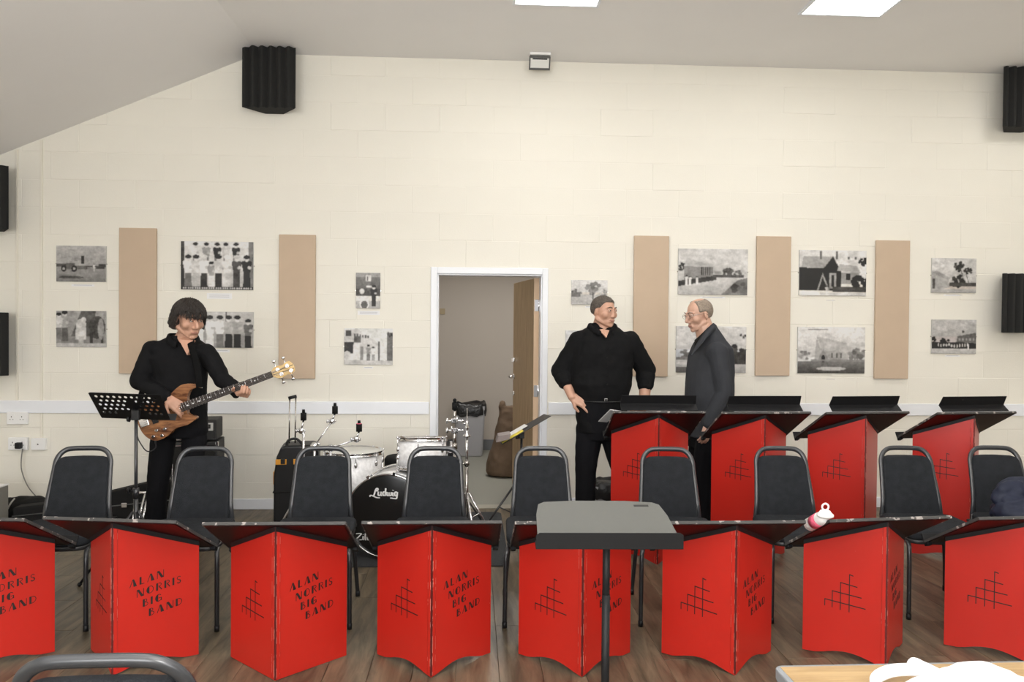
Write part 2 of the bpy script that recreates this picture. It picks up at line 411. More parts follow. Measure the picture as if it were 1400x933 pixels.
bm = NB(); add_box(bm, .0, .004, .0, .044, .012, 1.955); add_box(bm, .80, .804, 0, .044, .012, 1.955); obj('lipping', bm, OAKE, leaf)
for z in (.22, .98, 1.72):
    bm = NB(); add_box(bm, -.004, .0, .004, .04, z-.05, z+.05); add_cyl(bm, (-.006, .0, z-.05), (-.006, 0, z+.05), .006, n=8); obj('hinge', bm, CHROME, leaf)
for s in (0, 1):
    bm = NB(); y0 = .044 if s else 0; sg = 1 if s else -1
    add_cyl(bm, (.745, y0, 1.06), (.745, y0+sg*.01, 1.06), .026); add_cyl(bm, (.745, y0, 1.06), (.745, y0+sg*.055, 1.06), .009)
    add_tube(bm, [(.745, y0+sg*.055, 1.06), (.70, y0+sg*.058, 1.06), (.62, y0+sg*.055, 1.058)], .009); obj('door_handle', bm, CHROME, leaf)
    bm = NB(); add_cyl(bm, (.745, y0, 1.22), (.745, y0+sg*.012, 1.22), .024); add_cyl(bm, (.745, y0, .90), (.745, y0+sg*.012, .90), .02); add_box(bm, .74, .75, y0, y0+sg*.03, 1.205, 1.235); obj('lock_escutcheon', bm, CHROME, leaf)

# ------------------------------------------------------------------ the store behind the door
SB = 9.62
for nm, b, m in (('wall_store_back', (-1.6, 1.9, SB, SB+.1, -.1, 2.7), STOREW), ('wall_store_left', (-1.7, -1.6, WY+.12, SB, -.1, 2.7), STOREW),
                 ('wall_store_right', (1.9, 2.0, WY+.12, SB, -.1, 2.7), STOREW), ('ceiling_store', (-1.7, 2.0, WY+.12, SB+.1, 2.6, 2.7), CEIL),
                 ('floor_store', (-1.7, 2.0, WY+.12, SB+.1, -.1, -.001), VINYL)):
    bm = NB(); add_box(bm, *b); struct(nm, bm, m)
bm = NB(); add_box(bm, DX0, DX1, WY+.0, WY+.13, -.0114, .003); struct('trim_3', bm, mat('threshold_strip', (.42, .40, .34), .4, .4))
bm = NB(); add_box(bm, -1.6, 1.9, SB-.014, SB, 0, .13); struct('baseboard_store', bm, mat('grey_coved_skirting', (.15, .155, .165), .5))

# ------------------------------------------------------------------ red folding music desks
GL = {}
def stroke(p, q, t):
    d = Vector((q[0]-p[0], q[1]-p[1])).normalized(); n = Vector((-d.y, d.x))*t/2
    return [(p[0]+n.x, p[1]+n.y), (p[0]-n.x, p[1]-n.y), (q[0]-n.x, q[1]-n.y), (q[0]+n.x, q[1]+n.y)]
def arc(cx, cy, rx, ry, a0, a1, t, n=8):
    out = []
    for i in range(n):
        a, b = R(a0+(a1-a0)*i/n), R(a0+(a1-a0)*(i+1)/n)
        out.append([(cx+rx*math.cos(a), cy+ry*math.sin(a)), (cx+rx*math.cos(b), cy+ry*math.sin(b)), (cx+(rx-t)*math.cos(b), cy+(ry-t)*math.sin(b)), (cx+(rx-t)*math.cos(a), cy+(ry-t)*math.sin(a))])
    return out
def disc_seg(cx, cy, rx, ry, a0, a1, n=10): return [(cx+rx*math.cos(R(a0+(a1-a0)*i/n)), cy+ry*math.sin(R(a0+(a1-a0)*i/n))) for i in range(n+1)]
th = .088
GL['A'] = (.92, [[(.40,1),(.55,1),(.92,0),(.50,0)], stroke((.43,1),(.05,0),th)])
GL['L'] = (.62, [[(0,0),(.24,0),(.24,1),(0,1)], stroke((.24,.04),(.60,.04),th)])
GL['N'] = (.86, [[(0,1),(.28,1),(.84,0),(.52,0)], stroke((.04,0),(.04,1),th), stroke((.82,0),(.82,1),th)])
GL['O'] = (.90, [disc_seg(.45,.5,.45,.5,100,260)] + arc(.45,.5,.45,.5,-100,100,th))
GL['R'] = (.72, [[(0,0),(.24,0),(.24,1),(0,1)], stroke((.38,.5),(.70,0),.12)] + arc(.30,.75,.38,.25,-90,90,th))
GL['I'] = (.24, [[(0,0),(.24,0),(.24,1),(0,1)]])
GL['S'] = (.56, arc(.28,.74,.26,.26,20,270,.09) + arc(.28,.26,.28,.28,-160,90,.14))
GL['B'] = (.68, [[(0,0),(.26,0),(.26,1),(0,1)]] + arc(.30,.78,.24,.22,-90,90,th) + arc(.30,.29,.38,.29,-90,90,th))
GL['G'] = (.84, [disc_seg(.42,.5,.42,.5,95,265), stroke((.46,.46),(.80,.46),th), stroke((.78,.08),(.78,.46),.11)] + arc(.42,.5,.42,.5,-95,-30,th) + arc(.42,.5,.42,.5,40,95,th))
GL['D'] = (.82, [[(0,0),(.26,0),(.26,1),(0,1)]] + arc(.28,.5,.54,.5,-90,90,th))
def word_polys(word, x, z, h, slope, track=.30, italic=0):
    out = []; cx = 0
    for ch in word:
        wd, polys = GL[ch]
        for pl in polys:
            q = []
            for (a, b) in pl:
                X = (cx+a)*h; Z = b*h; q.append((x+X, z+Z+X*slope))
            out.append(q)
        cx += wd + track
    return out
SW, HT, DROP, DEPTH = .262, .663, .137, .248     # half width, apex height, drop of the panel top, depth of the fold
PWID = math.hypot(SW, DEPTH)
WORN = scuffed('worn_red_edge', (.30, .02, .014), (.60, .22, .17), .5, .53, 22)
def desk_panel(H, scallop):
    bot = [(0, .002)]
    if scallop:
        for i in range(15):
            t = i/14; u = .05+.80*t; bot.append((u*PWID, .004 + .030*math.sin(PI*t)**1.2*(1 if t < .8 else .9)))
    bot += [(PWID, .002)]
    return bot + [(PWID, H-DROP), (0, H)]
def panel_matrix(side):
    """panel plane: u runs from the apex outwards and back; plate thickness backwards"""
    a = math.atan2(DEPTH, side*SW)
    ux = Vector((side*SW/PWID, DEPTH/PWID, 0)); uz = Vector((0, 0, 1)); un = ux.cross(uz)
    if un.y < 0: un = -un                      # towards the back
    return Matrix(((ux.x, un.x, 0, 0), (ux.y, un.y, 0, 0), (0, 0, 1, 0), (0, 0, 0, 1)))
def make_desk(label, loc, rz, H=HT, tall=False, scallop=True, backmat=None, group=None, shelf=False):
    t = thing('music_desk', label, 'music desk', loc, rz, group)
    zc = H-HT
    for side in (-1, 1):
        m = panel_matrix(side)
        bm = NB(); add_prism(bm, desk_panel(H, scallop), 'y', 0, .009, m)
        p = obj('front_panel', bm, [RED], t, bevel=.0008, seg=1)
        bm = NB()
        if side < 0:
            us = [.2626, .230, .1945, .1564]; tops = [.263, .307, .352, .396]; bots = [.231, .229, .224, .221]
            ends = [(.0865, .250), (.104, .297), (.122, .343), (.140, .391)]
            for u, zt, zb, (ue, ze) in zip(us, tops, bots, ends):
                add_prism(bm, stroke((u, zb+zc), (u, zt+zc+.0015), .0040), 'y', -.0007, .0004, m)
                add_prism(bm, stroke((u+.0017, zt+zc), (ue, ze+zc), .0046), 'y', -.0009, .0004, m)
            obj('emblem', bm, INK, p)
        elif not tall:
            for wd, u, z in (('ALAN', .068, .366), ('NORRIS', .098, .318), ('BIG', .122, .272), ('BAND', .147, .226)):
                for q in word_polys(wd, u, z+zc, .0335, .17): add_prism(bm, q, 'y', -.0008, .0004, m)
            obj('lettering', bm, INK, p)
        else: bm.free()
        bm = NB(); add_box(bm, .0055, .020, -.003, -.0002, .01, H-.004, m); hs_ = obj('hinge_strip', bm, RED, t, bevel=.0008, seg=1)
        bm = NB(); add_box(bm, .0200, .0208, -.0031, -.0003, .012, H-.006, m); add_box(bm, .0046, .0055, -.0031, -.0003, .012, H-.006, m); obj('worn_edge', bm, WORN, hs_)
        bm = NB(); add_box(bm, -.0005, .0044, -.0012, -.0002, .006, H-.002, m); obj('hinge_gap', bm, mat('dark_red_gap', (.09, .006, .005), .6), hs_)
        # black batten along the sloping top
        bm = NB(); add_prism(bm, [(0, H-.022), (PWID, H-DROP-.022), (PWID, H-DROP+.004), (0, H+.004)], 'y', -.004, .022, m); obj('batten', bm, BLKB, t, bevel=.001, seg=1)
    # tilted top board, front edge high
    tl = math.atan2(DROP, DEPTH); m = Matrix.Translation((0, -.022, H+.012)) @ Matrix.Rotation(-tl, 4, 'X')
    L = .425
    bm = NB(); add_box(bm, -.298, .298, .004, L, 0, .010, m); obj('top_board', bm, [BLKB], t, bevel=.0015, seg=1)
    bm = NB(); add_box(bm, -.288, .288, .012, L-.01, -.0022, -.0002, m); obj('underside', bm, REDDK, t)
    bm = NB(); add_box(bm, -.299, .299, -.004, .004, -.002, .012, m); obj('front_edge', bm, BLKE, t, bevel=.001, seg=1)
    bm = NB(); add_box(bm, -.299, .299, L, L+.008, -.002, .045, m); obj('ledge', bm, BLKB, t, bevel=.001, seg=1)
    for s in (-1, 1):
        bm = NB(); add_box(bm, s*.298-.002, s*.298+.002, .004, L, -.001, .011, m); obj('side_edge', bm, BLKE, t)
        bm = NB(); add_box(bm, s*.285-.012, s*.285+.012, L-.02, L+.012, -.016, .0, m); obj('corner_block', bm, BLKB, t, bevel=.002, seg=1)
    if shelf:
        th = .005
        pf = [(.012, .012), (.055, .052), (.022, .112), (.018, .110), (.048, .052), (.008, .016)]
        bm = NB()
        vs = add_prism(bm, [(y-.022, z+H+.012) for y, z in pf], 'x', -.25, .25)
        for v in vs:
            k = 1 - .35*(v.co.z-H-.02); v.co.x *= k
        obj('folded_shelf', bm, BLKB, t, bevel=.001, seg=1)
    return t
def solve(px):
    return px
front = [
 ('leftmost red music desk of the near row, cut off by the left edge', (-2.191, 3.40, 0), -4, True),
 ('red music desk second from left in the near row, lettering panel turned to front', (-1.537, 3.370, 0), -8, True),
 ('straight-bottomed red music desk, third from left in the near row', (-.827, 3.298, 0), 0, False),
 ('red music desk in front of the bass drum, fourth from left in the near row', (-.165, 3.306, 0), 0, True),
 ('red music desk partly behind the grey conductor stand, near row', (.488, 3.290, 0), 0, True),
 ('red music desk just right of the grey conductor stand, near row', (1.160, 3.283, 0), .5, True),
 ('red music desk with the white and pink bottle on its board', (1.864, 3.330, 0), 6, True),
 ('rightmost red music desk of the near row, cut off by the right edge', (2.565, 3.347, 0), 3, True)]
front_desks = []
for lab, loc, a, sc in front: front_desks.append(make_desk(lab, loc, R(a), scallop=sc, group='red music desks in the near row'))
rear = [
 ('tall red music desk nearest the doorway, white paper at its left', (1.203, 4.868, 0), 0),
 ('tall red music desk right behind the bald man in the grey jacket', (1.891, 4.851, 0), 3),
 ('tall red music desk with brown-looking side, third in the rear row', (2.566, 4.866, 0), 7),
 ('rightmost tall red music desk of the rear row', (3.306, 4.880, 0), 8)]
for lab, loc, a in rear: make_desk(lab, loc, R(a), H=.972, tall=True, shelf=True, group='tall red music desks in the rear row')

# ------------------------------------------------------------------ stacking chairs
def make_chair(label, loc, rz, k=1.0, kh=1.0, group='charcoal padded chairs behind the near row'):
    t = thing('padded_chair', label, 'chair', loc, rz, group)
    def back_y(z): return .205 + (z-.45)*.30 + .05*max(0, (z-.6))
    # seat
    bm = NB(); pl = []
    for x, y in rounded(-.205, -.235, .205, .20, .06, 5): pl.append((x*(1 if y > 0 else 1.03), y))
    add_prism(bm, pl, 'z', .412, .462); obj('seat', bm, FAB, t, bevel=.018, seg=3, smooth=True)
    bm = NB(); add_prism(bm, [(x*.985, y*.985) for x, y in pl], 'z', .392, .414); obj('seat_shell', bm, SEATU, t, bevel=.006, smooth=True)
    # back pad: tapering shield with softly domed top
    bm = NB(); out = []
    zb, zt = .425, .785
    def hw(z): return .157 - (z-zb)/(zt-zb)*.018
    for i in range(7): z = zb+.02+(zt-.05-zb-.02)*i/6; out.append((hw(z), z))
    for i in range(1, 8):
        a = PI/2*i/8; out.append((hw(zt)-.036+.036*math.cos(a)*1.0, zt-.05+.040*math.sin(a)))
    for x in (.10, .05, 0): out.append((x, zt-.004-(x/.16)**2*.010))
    right = out; left = [(-x, z) for x, z in reversed(out) if x > 1e-6]
    poly = right+left + [(-.14, zb), (.14, zb)]
    lo = add_prism(bm, poly, 'y', -.02, .016)
    obj_ = obj('backrest', bm, FAB, t, bevel=.011, seg=3, smooth=True)
    for v in obj_.data.vertices: v.co.y += back_y(v.co.z) - .012*(v.co.x/.18)**2*0 + .0
    # tube frame: one oval tube arching over the pad and down into both rear legs
    P = [(.168, .222, .44), (.160, back_y(.52), .52), (.152, back_y(.62), .62), (.146, back_y(.70), .70), (.142, back_y(.755), .755), (.125, back_y(.792), .792), (.096, back_y(.814), .814), (.062, back_y(.820), .820), (0, back_y(.821), .821)]
    P = [(x, y, z) for x, y, z in P]; Q = P + [(-x, y, z) for x, y, z in reversed(P[:-1])]
    bm = NB(); add_tube(bm, spline(Q, 6), .0100, 12, ry=.0140, up=(0, 1, 0)); 
    obj('back_frame', bm, TUBE, t)
    for s in (-1, 1):
        bm = NB(); add_tube(bm, spline([(s*.168, .222, .445), (s*.178, .212, .36), (s*.192, .215, .2), (s*.205, .235, .018)], 6), .0115, 10); obj('leg', bm, LEGM, t)
        bm = NB(); add_tube(bm, spline([(s*.19, .10, .398), (s*.195, -.12, .396), (s*.206, -.205, .385), (s*.214, -.232, .35), (s*.216, -.240, .25), (s*.218, -.245, .018)], 6), .0115, 10); obj('leg', bm, LEGM, t)
        for y in (.235, -.245):
            bm = NB(); add_cyl(bm, (s*(.205 if y > 0 else .218), y, 0), (s*(.205 if y > 0 else .218), y, .03), .0128); obj('rubber_foot', bm, BLK, t)
    bm = NB(); add_cyl(bm, (-.2, .214, .405), (.2, .214, .405), .009, n=8); add_cyl(bm, (-.19, -.05, .390), (.19, -.05, .390), .009, n=8); obj('seat_rail', bm, LEGM, t)
    t.scale = (k, k, kh)
    return t
chairs = [
 ('charcoal padded chair farthest left, behind the second desk', -2.135, 4.10, 5.5),
 ('charcoal padded chair in front of the bass player', -1.48, 4.09, 2.5),
 ('charcoal padded chair in front of the upright black trolley case', -.828, 4.10, 2),
 ('charcoal padded chair hiding the right half of the bass drum', -.205, 4.10, 0),
 ('charcoal padded chair in front of the open doorway', .398, 4.10, -1),
 ('charcoal padded chair before the rear desk nearest the doorway', 1.108, 4.08, -5),
 ('charcoal padded chair behind the white and pink bottle', 1.795, 4.11, -4),
 ('charcoal padded chair before the rightmost tall desk', 2.550, 4.13, -6),
 ('charcoal padded chair with a crumpled navy jacket on it', 3.105, 4.14, -6)]
for lab, x, y, a in chairs: make_chair(lab, (x, y, 0), R(a))
fc = make_chair('charcoal padded chair in the foreground, only its grey top rail showing', (-.738, 1.93, 0), R(-179), 1.17, 1.03, None)

# ------------------------------------------------------------------ conductor's grey stand
t = thing('conductor_stand', 'heavy grey-black steel music stand in front, desk nearly flat', 'music stand', (.487, 2.72, 0), R(-1.5))
m = Matrix.Translation((-.01, -.14, .788)) @ Matrix.Rotation(R(12.5), 4, 'X')
bm = NB(); pl = [(-.245, 0), (.245, 0), (.240, .20), (.228, .285), (.205, .305), (.10, .318), (-.10, .318), (-.205, .307), (-.228, .287), (-.240, .20)]
add_prism(bm, pl, 'z', 0, .0025, m); obj('desk_plate', bm, DESKG, t, bevel=.001, seg=1)
bm = NB(); add_prism(bm, [(-.252, -.002), (.252, -.002), (.252, .046), (.240, .054), (-.240, .054), (-.252, .044)], 'y', -.003, 0, Matrix.Translation((-.01, -.14, .765))); 
obj('front_lip', bm, DESKB, t, bevel=.0012, seg=1)
bm = NB(); add_box(bm, -.252, .252, -.003, .062, -.002, .0005, Matrix.Translation((-.01, -.14, .765)) @ Matrix.Rotation(R(10), 4, 'X')); obj('ledge', bm, DESKB, t, bevel=.001, seg=1)
bm = NB(); add_box(bm, .13, .185, .268, .282, .0026, .0032, m); obj('maker_plate', bm, BLK, t)
bm = NB(); add_box(bm, -.03, .03, .11, .19, -.02, -.0005, m); add_cyl(bm, m @ Vector((-.04, .15, -.02)), m @ Vector((.04, .15, -.02)), .012); obj('tilt_bracket', bm, BLK, t)
bm = NB(); add_cyl(bm, (0, 0, .03), (0, 0, .56), .0148); add_cyl(bm, (0, 0, .45), (0, 0, .79), .0135); obj('pole', bm, mat('grey_black_tube', (.012, .012, .013), .5, spec=.3), t)
for k in range(3):
    a = R(90+120*k); bm = NB(); add_tube(bm, spline([(0, 0, .05), (.1*math.cos(a), .1*math.sin(a), .055), (.25*math.cos(a), .25*math.sin(a), .012)], 5), .012, 8); obj('leg', bm, BLK, t)

# ------------------------------------------------------------------ table at bottom right, white cloth on it
t = thing('folding_table', 'wood-topped folding table with grey edging at bottom right', 'table', (1.60, 1.37, 0), R(.6))
HX, HY = .90, .36
bm = NB(); add_box(bm, -HX+.012, HX-.012, -HY+.012, HY-.012, .715, .741); obj('tabletop', bm, TABW, t)
bm = NB(); add_prism(bm, rounded(-HX, -HY, HX, HY, .02, 3), 'z', .712, .7402); 
ed = obj('edging', bm, TABE, t, bevel=.004, seg=2)
for v in t.children[0].data.vertices: pass
for sx in (-1, 1):
    for sy in (-1, 1):
        bm = NB(); add_cyl(bm, (sx*.78, sy*.30, 0), (sx*.78, sy*.30, .713), .0135); obj('leg', bm, LEGM, t)
    bm = NB(); add_cyl(bm, (sx*.78, -.30, .25), (sx*.78, .30, .25), .01); obj('cross_bar', bm, LEGM, t)
def blobs(prims, voxel, sm=3, wr=None):
    """closed shapes fused into one skin by voxel remesh, then smoothed"""
    bm = NB()
    for p in prims:
        if p[0] == 'e': add_ell(bm, p[1], p[2], p[3] if len(p) > 3 else None, 20, 14)
        elif p[0] == 'c':
            a, b, ra, rb = Vector(p[1]), Vector(p[2]), p[3], p[4]; d = (b-a); L = d.length; d.normalize() if L > 0 else None
            pts, rr = [], []
            for i in range(5): s = math.sin(PI/2*(1-i/4)); pts.append(a - d*ra*s); rr.append(max(ra*math.sqrt(max(0, 1-s*s)), .0006))
            for i in range(1, 6): pts.append(a + d*L*i/6); rr.append(ra+(rb-ra)*i/6)
            for i in range(5): s = math.sin(PI/2*i/4); pts.append(b + d*rb*s); rr.append(max(rb*math.sqrt(max(0, 1-s*s)), .0006))
            add_tube(bm, pts, rr, 14)
        elif p[0] == 'l':    # loft of level ellipses (x, y, z, rx, ry, yaw)
            secs = p[1]; rings = []
            for (x, y, z, rx, ry, ya) in secs:
                c, s = math.cos(ya), math.sin(ya); rg = []
                for j in range(24):
                    q = 2*PI*j/24; ex = 2/2.35
                    a = rx*math.copysign(abs(math.cos(q))**ex, math.cos(q)); b = ry*math.copysign(abs(math.sin(q))**ex, math.sin(q))
                    rg.append(bm.verts.new((x+a*c-b*s, y+a*s+b*c, z)))
                rings.append(rg)
            for A, B in zip(rings, rings[1:]):
                for j in range(24): bm.faces.new((A[j], A[(j+1)%24], B[(j+1)%24], B[j]))
            bm.faces.new(rings[0]); bm.faces.new(rings[-1][::-1])
        elif p[0] == 't': add_tube(bm, p[1], p[2], 14)
        elif p[0] == 'p': add_prism(bm, *p[1:])
    bmesh.ops.recalc_face_normals(bm, faces=bm.faces[:])
    me = bpy.data.meshes.new('t'); bm.to_mesh(me); bm.free(); o = bpy.data.objects.new('t', me); COL.objects.link(o)
    md = o.modifiers.new('r', 'REMESH'); md.mode = 'VOXEL'; md.voxel_size = voxel; md.use_smooth_shade = True
    s2 = o.modifiers.new('s', 'SMOOTH'); s2.iterations = sm; s2.factor = .5
    dg = bpy.context.evaluated_depsgraph_get(); out = bpy.data.meshes.new_from_object(o.evaluated_get(dg)); bpy.data.objects.remove(o)
    if wr:
        amp, sc, st = wr; n = len(out.vertices); no = [v.normal.copy() for v in out.vertices]
        for v, nn in zip(out.vertices, no):
            c = v.co; v.co = c + nn*amp*(noise.noise(Vector((c.x*sc*st[0], c.y*sc*st[1], c.z*sc*st[2])))+.5*noise.noise(Vector((c.x*sc*2.3, c.y*sc*2.3, c.z*sc*2.3))))
    for p in out.polygons: p.use_smooth = True
    return out
def fused(name, prims, m, parent, voxel=.005, sm=3, wr=None):
    me = blobs(prims, voxel, sm, wr); me.name = name; me.materials.clear(); me.materials.append(m); return link(name, me, parent)
def ribbon(pts, wdt, thick, nrm=(0, 0, 1)):
    bm = NB(); add_tube(bm, spline(pts, 6), wdt, 10, ry=thick, up=Vector(nrm).cross(Vector((1, .2, 0)))); return bm
t = thing('white_cloth_bag', 'bright white cloth bag with handle loop on the wood-topped table', 'cloth bag', (1.12, 1.60, .7425))
body = [('e', (-.030, -.055, .030), (.078, .085, .032)), ('e', (.025, -.07, .022), (.060, .065, .024)), ('e', (-.065, -.01, .018), (.045, .040, .020)), ('e', (-.01, -.01, .026), (.05, .035, .024))]
fused('bag_body', body, CLOTHW, t, .005, 3, (.006, 14, (1, 1, 1)))
bm = NB(); add_tube(bm, spline([(-.06, -.005, .018), (-.10, .010, .020), (-.14, .022, .026), (-.19, .030, .022), (-.235, .015, .015), (-.262, -.02, .010), (-.245, -.055, .006), (-.20, -.035, .010), (-.15, -.012, .014), (-.09, -.02, .016)], 8), .0135, 12, ry=.005, up=(0, .55, .83)); obj('handle_loop', bm, CLOTHW, t, smooth=True)
bm = NB(); add_tube(bm, spline([(-.155, .024, .024), (-.145, .030, .040), (-.125, .022, .034), (-.095, .008, .022)], 6), .010, 10, ry=.004, up=(0, .6, .8)); obj('cloth_fold', bm, CLOTHW, t, smooth=True)

# ------------------------------------------------------------------ wall items
def wall_rect(x0, y0, x1, y1):
    a, b = at(x0, y0, WY), at(x1, y1, WY); return a.x, b.x, b.z, a.z
for lab, r in (('beige acoustic panel farthest left, beside the bass player', (165, 313, 215, 511)),
               ('beige acoustic panel behind the guitar headstock', (382, 320, 432, 518)),
               ('beige acoustic panel between the two standing men', (865, 323, 913, 515)),
               ('beige acoustic panel behind the tall desks, between two pairs of photographs', (1032, 323, 1079, 514)),
               ('beige acoustic panel farthest right', (1195, 330, 1240, 518))):
    x0, x1, z0, z1 = wall_rect(*r); cx = (x0+x1)/2; z1 = z0+1.19
    t = thing('acoustic_panel', lab, 'acoustic panel', (cx, WY, z0), 0, 'beige acoustic panels on the block wall')
    bm = NB(); add_box(bm, -.149, .149, -.030, -.006, 0, 1.19); obj('fabric_face', bm, BEIGE, t, bevel=.004, seg=2)
    bm = NB(); add_box(bm, -.13, .13, -.006, -.0005, .03, 1.16); obj('backing_board', bm, BLKM, t)
def make_trap(lab, x, z, h=.5):
    t = thing('foam_bass_trap', lab, 'bass trap', (x, WY-.002, z), 0, 'black foam bass traps')
    wd, dp = .212, .19; pts = [(-.075, 0), (-wd, -dp+.01)]
    n = 6
    for i in range(n):
        a = -wd + 2*wd*i/n; s = 2*wd/n
        pts += [(a+s*.12, -dp-.016), (a+s*.38, -dp-.016), (a+s*.75, -dp+.020)]
    pts += [(wd, -dp+.01), (.075, 0)]
    bm = NB(); add_prism(bm, pts, 'z', 0, h); obj('foam_wedges', bm, FOAM, t, bevel=.003, seg=1)
    bm = NB(); add_box(bm, -.07, .07, -.004, .0015, .02, h-.02); obj('glue_pad', bm, BLKM, t)
    return t
x0, x1, z0, z1 = wall_rect(334, 66, 405, 154)
make_trap('black wedge-foam bass trap up at the bend of the ceiling', -1.640, 3.270, .488)
make_trap('black wedge-foam bass trap at top right under the ceiling', 4.66, 3.255, .503)
make_trap('black wedge-foam bass trap at the right edge beside the last photographs', 4.68, 1.52)
make_trap('black wedge-foam bass trap at the left edge, upper of two', -3.87, 2.268)
make_trap('black wedge-foam bass trap at the left edge, lower of two', -3.87, 1.11)
# conduits, sockets, plug and its lead
for lab, px, z0 in (('thin white conduit running down the wall above the double socket', 24, .81), ('thin white conduit second from left on the wall', 57.5, .60)):
    x = at(px, 400, WY).x
    bm = NB(); add_box(bm, x-.009, x+.009, WY-.014, WY-.0008, z0, ceil_z(x)-.012); tag(obj('cable_conduit', bm, SIDE, bevel=.003), lab, 'conduit')
def socket(lab, r, double, sw=True):
    x0, x1, z0, z1 = wall_rect(*r); t = thing('wall_socket', lab, 'socket', ((x0+x1)/2, WY-.0008, (z0+z1)/2)); hx = (x1-x0)/2; hz = (z1-z0)/2
    bm = NB(); add_box(bm, -hx, hx, -.026, 0, -hz, hz); obj('back_box', bm, WPLAST, t, bevel=.003)
    bm = NB(); add_box(bm, -hx*.97, hx*.97, -.034, -.026, -hz*.97, hz*.97); obj('face_plate', bm, WPLAST, t, bevel=.003)
    for cx in ((-hx*.5, hx*.5) if double else (0,)):
        bm = NB()
        if double or sw:
            for dx, dz, a, b in ((0, .012, .003, .006), (-.011, -.010, .005, .002), (.011, -.010, .005, .002)): add_box(bm, cx+dx-a, cx+dx+a, -.0346, -.033, dz-b, dz+b)
        else: add_cyl(bm, (cx, -.033, 0), (cx, -.036, 0), .006, n=10)
        obj('pin_slots', bm, DARKTR, t)
        if double: bm = NB(); add_box(bm, cx-.006+(.018 if cx < 0 else -.018), cx+.006+(.018 if cx < 0 else -.018), -.037, -.034, .022, .038); obj('rocker_switch', bm, WPLAST, t)
    return t
socket('white double socket, upper one by the left edge', (12, 563, 40, 580), True)
socket('white double socket with the black plug in it', (14, 598, 40, 615), True)
socket('white single outlet right of the plugged-in socket', (45, 599, 65, 615), False, False)
p = at(31, 608, WY); t = thing('mains_plug', 'black plug pushed into the left wall socket, grey lead hanging', 'plug', (p.x, WY-.037, p.z))
bm = NB(); add_box(bm, -.024, .024, -.040, 0, -.026, .024); obj('plug_body', bm, BLK, t, bevel=.008)
q = [at(x, y, WY-.06)-Vector(t.location) for x, y in ((31, 614), (29, 630), (30, 645), (38, 665), (50, 680), (60, 692))]
bm = NB(); add_tube(bm, spline(q, 8), .0045, 8); obj('lead', bm, mat('grey_flex', (.20, .19, .17), .5), t)
# emergency light
x0, x1, z0, z1 = wall_rect(721, 75, 750, 92); t = thing('emergency_light', 'small emergency light with clear cover under the ceiling edge', 'emergency light', ((x0+x1)/2, WY-.17, CZ))
bm = NB(); add_box(bm, -.085, .085, -.05, .05, -.022, -.001); obj('mounting_plate', bm, WPLAST, t, bevel=.003)
m = Matrix.Translation((0, 0, -.022)) @ Matrix.Rotation(R(28), 4, 'X')
bm = NB(); add_box(bm, -.078, .078, -.03, -.010, -.085, -.005, m); obj('clear_cover', bm, LENS, t, bevel=.004)
bm = NB()
for b in ((-.086, .086, -.035, -.006, -.10, -.083), (-.086, .086, -.035, -.006, -.006, .008), (-.086, -.076, -.035, -.006, -.09, .0), (.076, .086, -.035, -.006, -.09, 0)): add_box(bm, *b, m)
obj('grey_frame', bm, DARKTR, t, bevel=.002)
bm = NB(); add_box(bm, -.06, .06, -.031, -.0296, -.018, -.008, m); obj('lamp_strip', bm, BLK, t)
for s in (-1, 1): bm = NB(); add_cyl(bm, (s*.055, -.01, -.03), (s*.055, .02, -.03), .008); obj('hinge_knob', bm, CHROME, t)
# ceiling light panels, recessed and lit
def ceil_light(x, y, lab):
    t = thing('ceiling_light', lab, 'ceiling light', (x, y, CZ), 0, 'square lit ceiling panels')
    bm = NB()
    for b in ((-.3, .3, -.3, -.278), (-.3, .3, .278, .3), (-.3, -.278, -.278, .278), (.278, .3, -.278, .278)): add_box(bm, b[0], b[1], b[2], b[3], -.014, -.001)
    obj('frame', bm, WHITE, t, bevel=.002)
    bm = NB(); add_box(bm, -.278, .278, -.278, .278, -.008, -.002); obj('diffuser', bm, GLOW, t)
ceil_light(.56, 5.03, 'square lit ceiling panel above the doorway, at top centre')
ceil_light(2.58, 5.05, 'square lit ceiling panel at top right above the tall desks')
for x, y, l_ in ((-1.3, 2.4, 'square lit ceiling panel beside the sloping ceiling, above the camera'), (.6, 2.0, 'square lit ceiling panel straight above the camera'), (2.6, 2.0, 'square lit ceiling panel above the wood-topped table'), (4.6, 2.0, 'square lit ceiling panel nearest the right wall, near half'), (4.7, 5.05, 'square lit ceiling panel outside the frame at top right'), (.6, -.8, 'square lit ceiling panel behind the camera, left one'), (2.6, -.8, 'square lit ceiling panel behind the camera, right one')): ceil_light(x, y, l_)

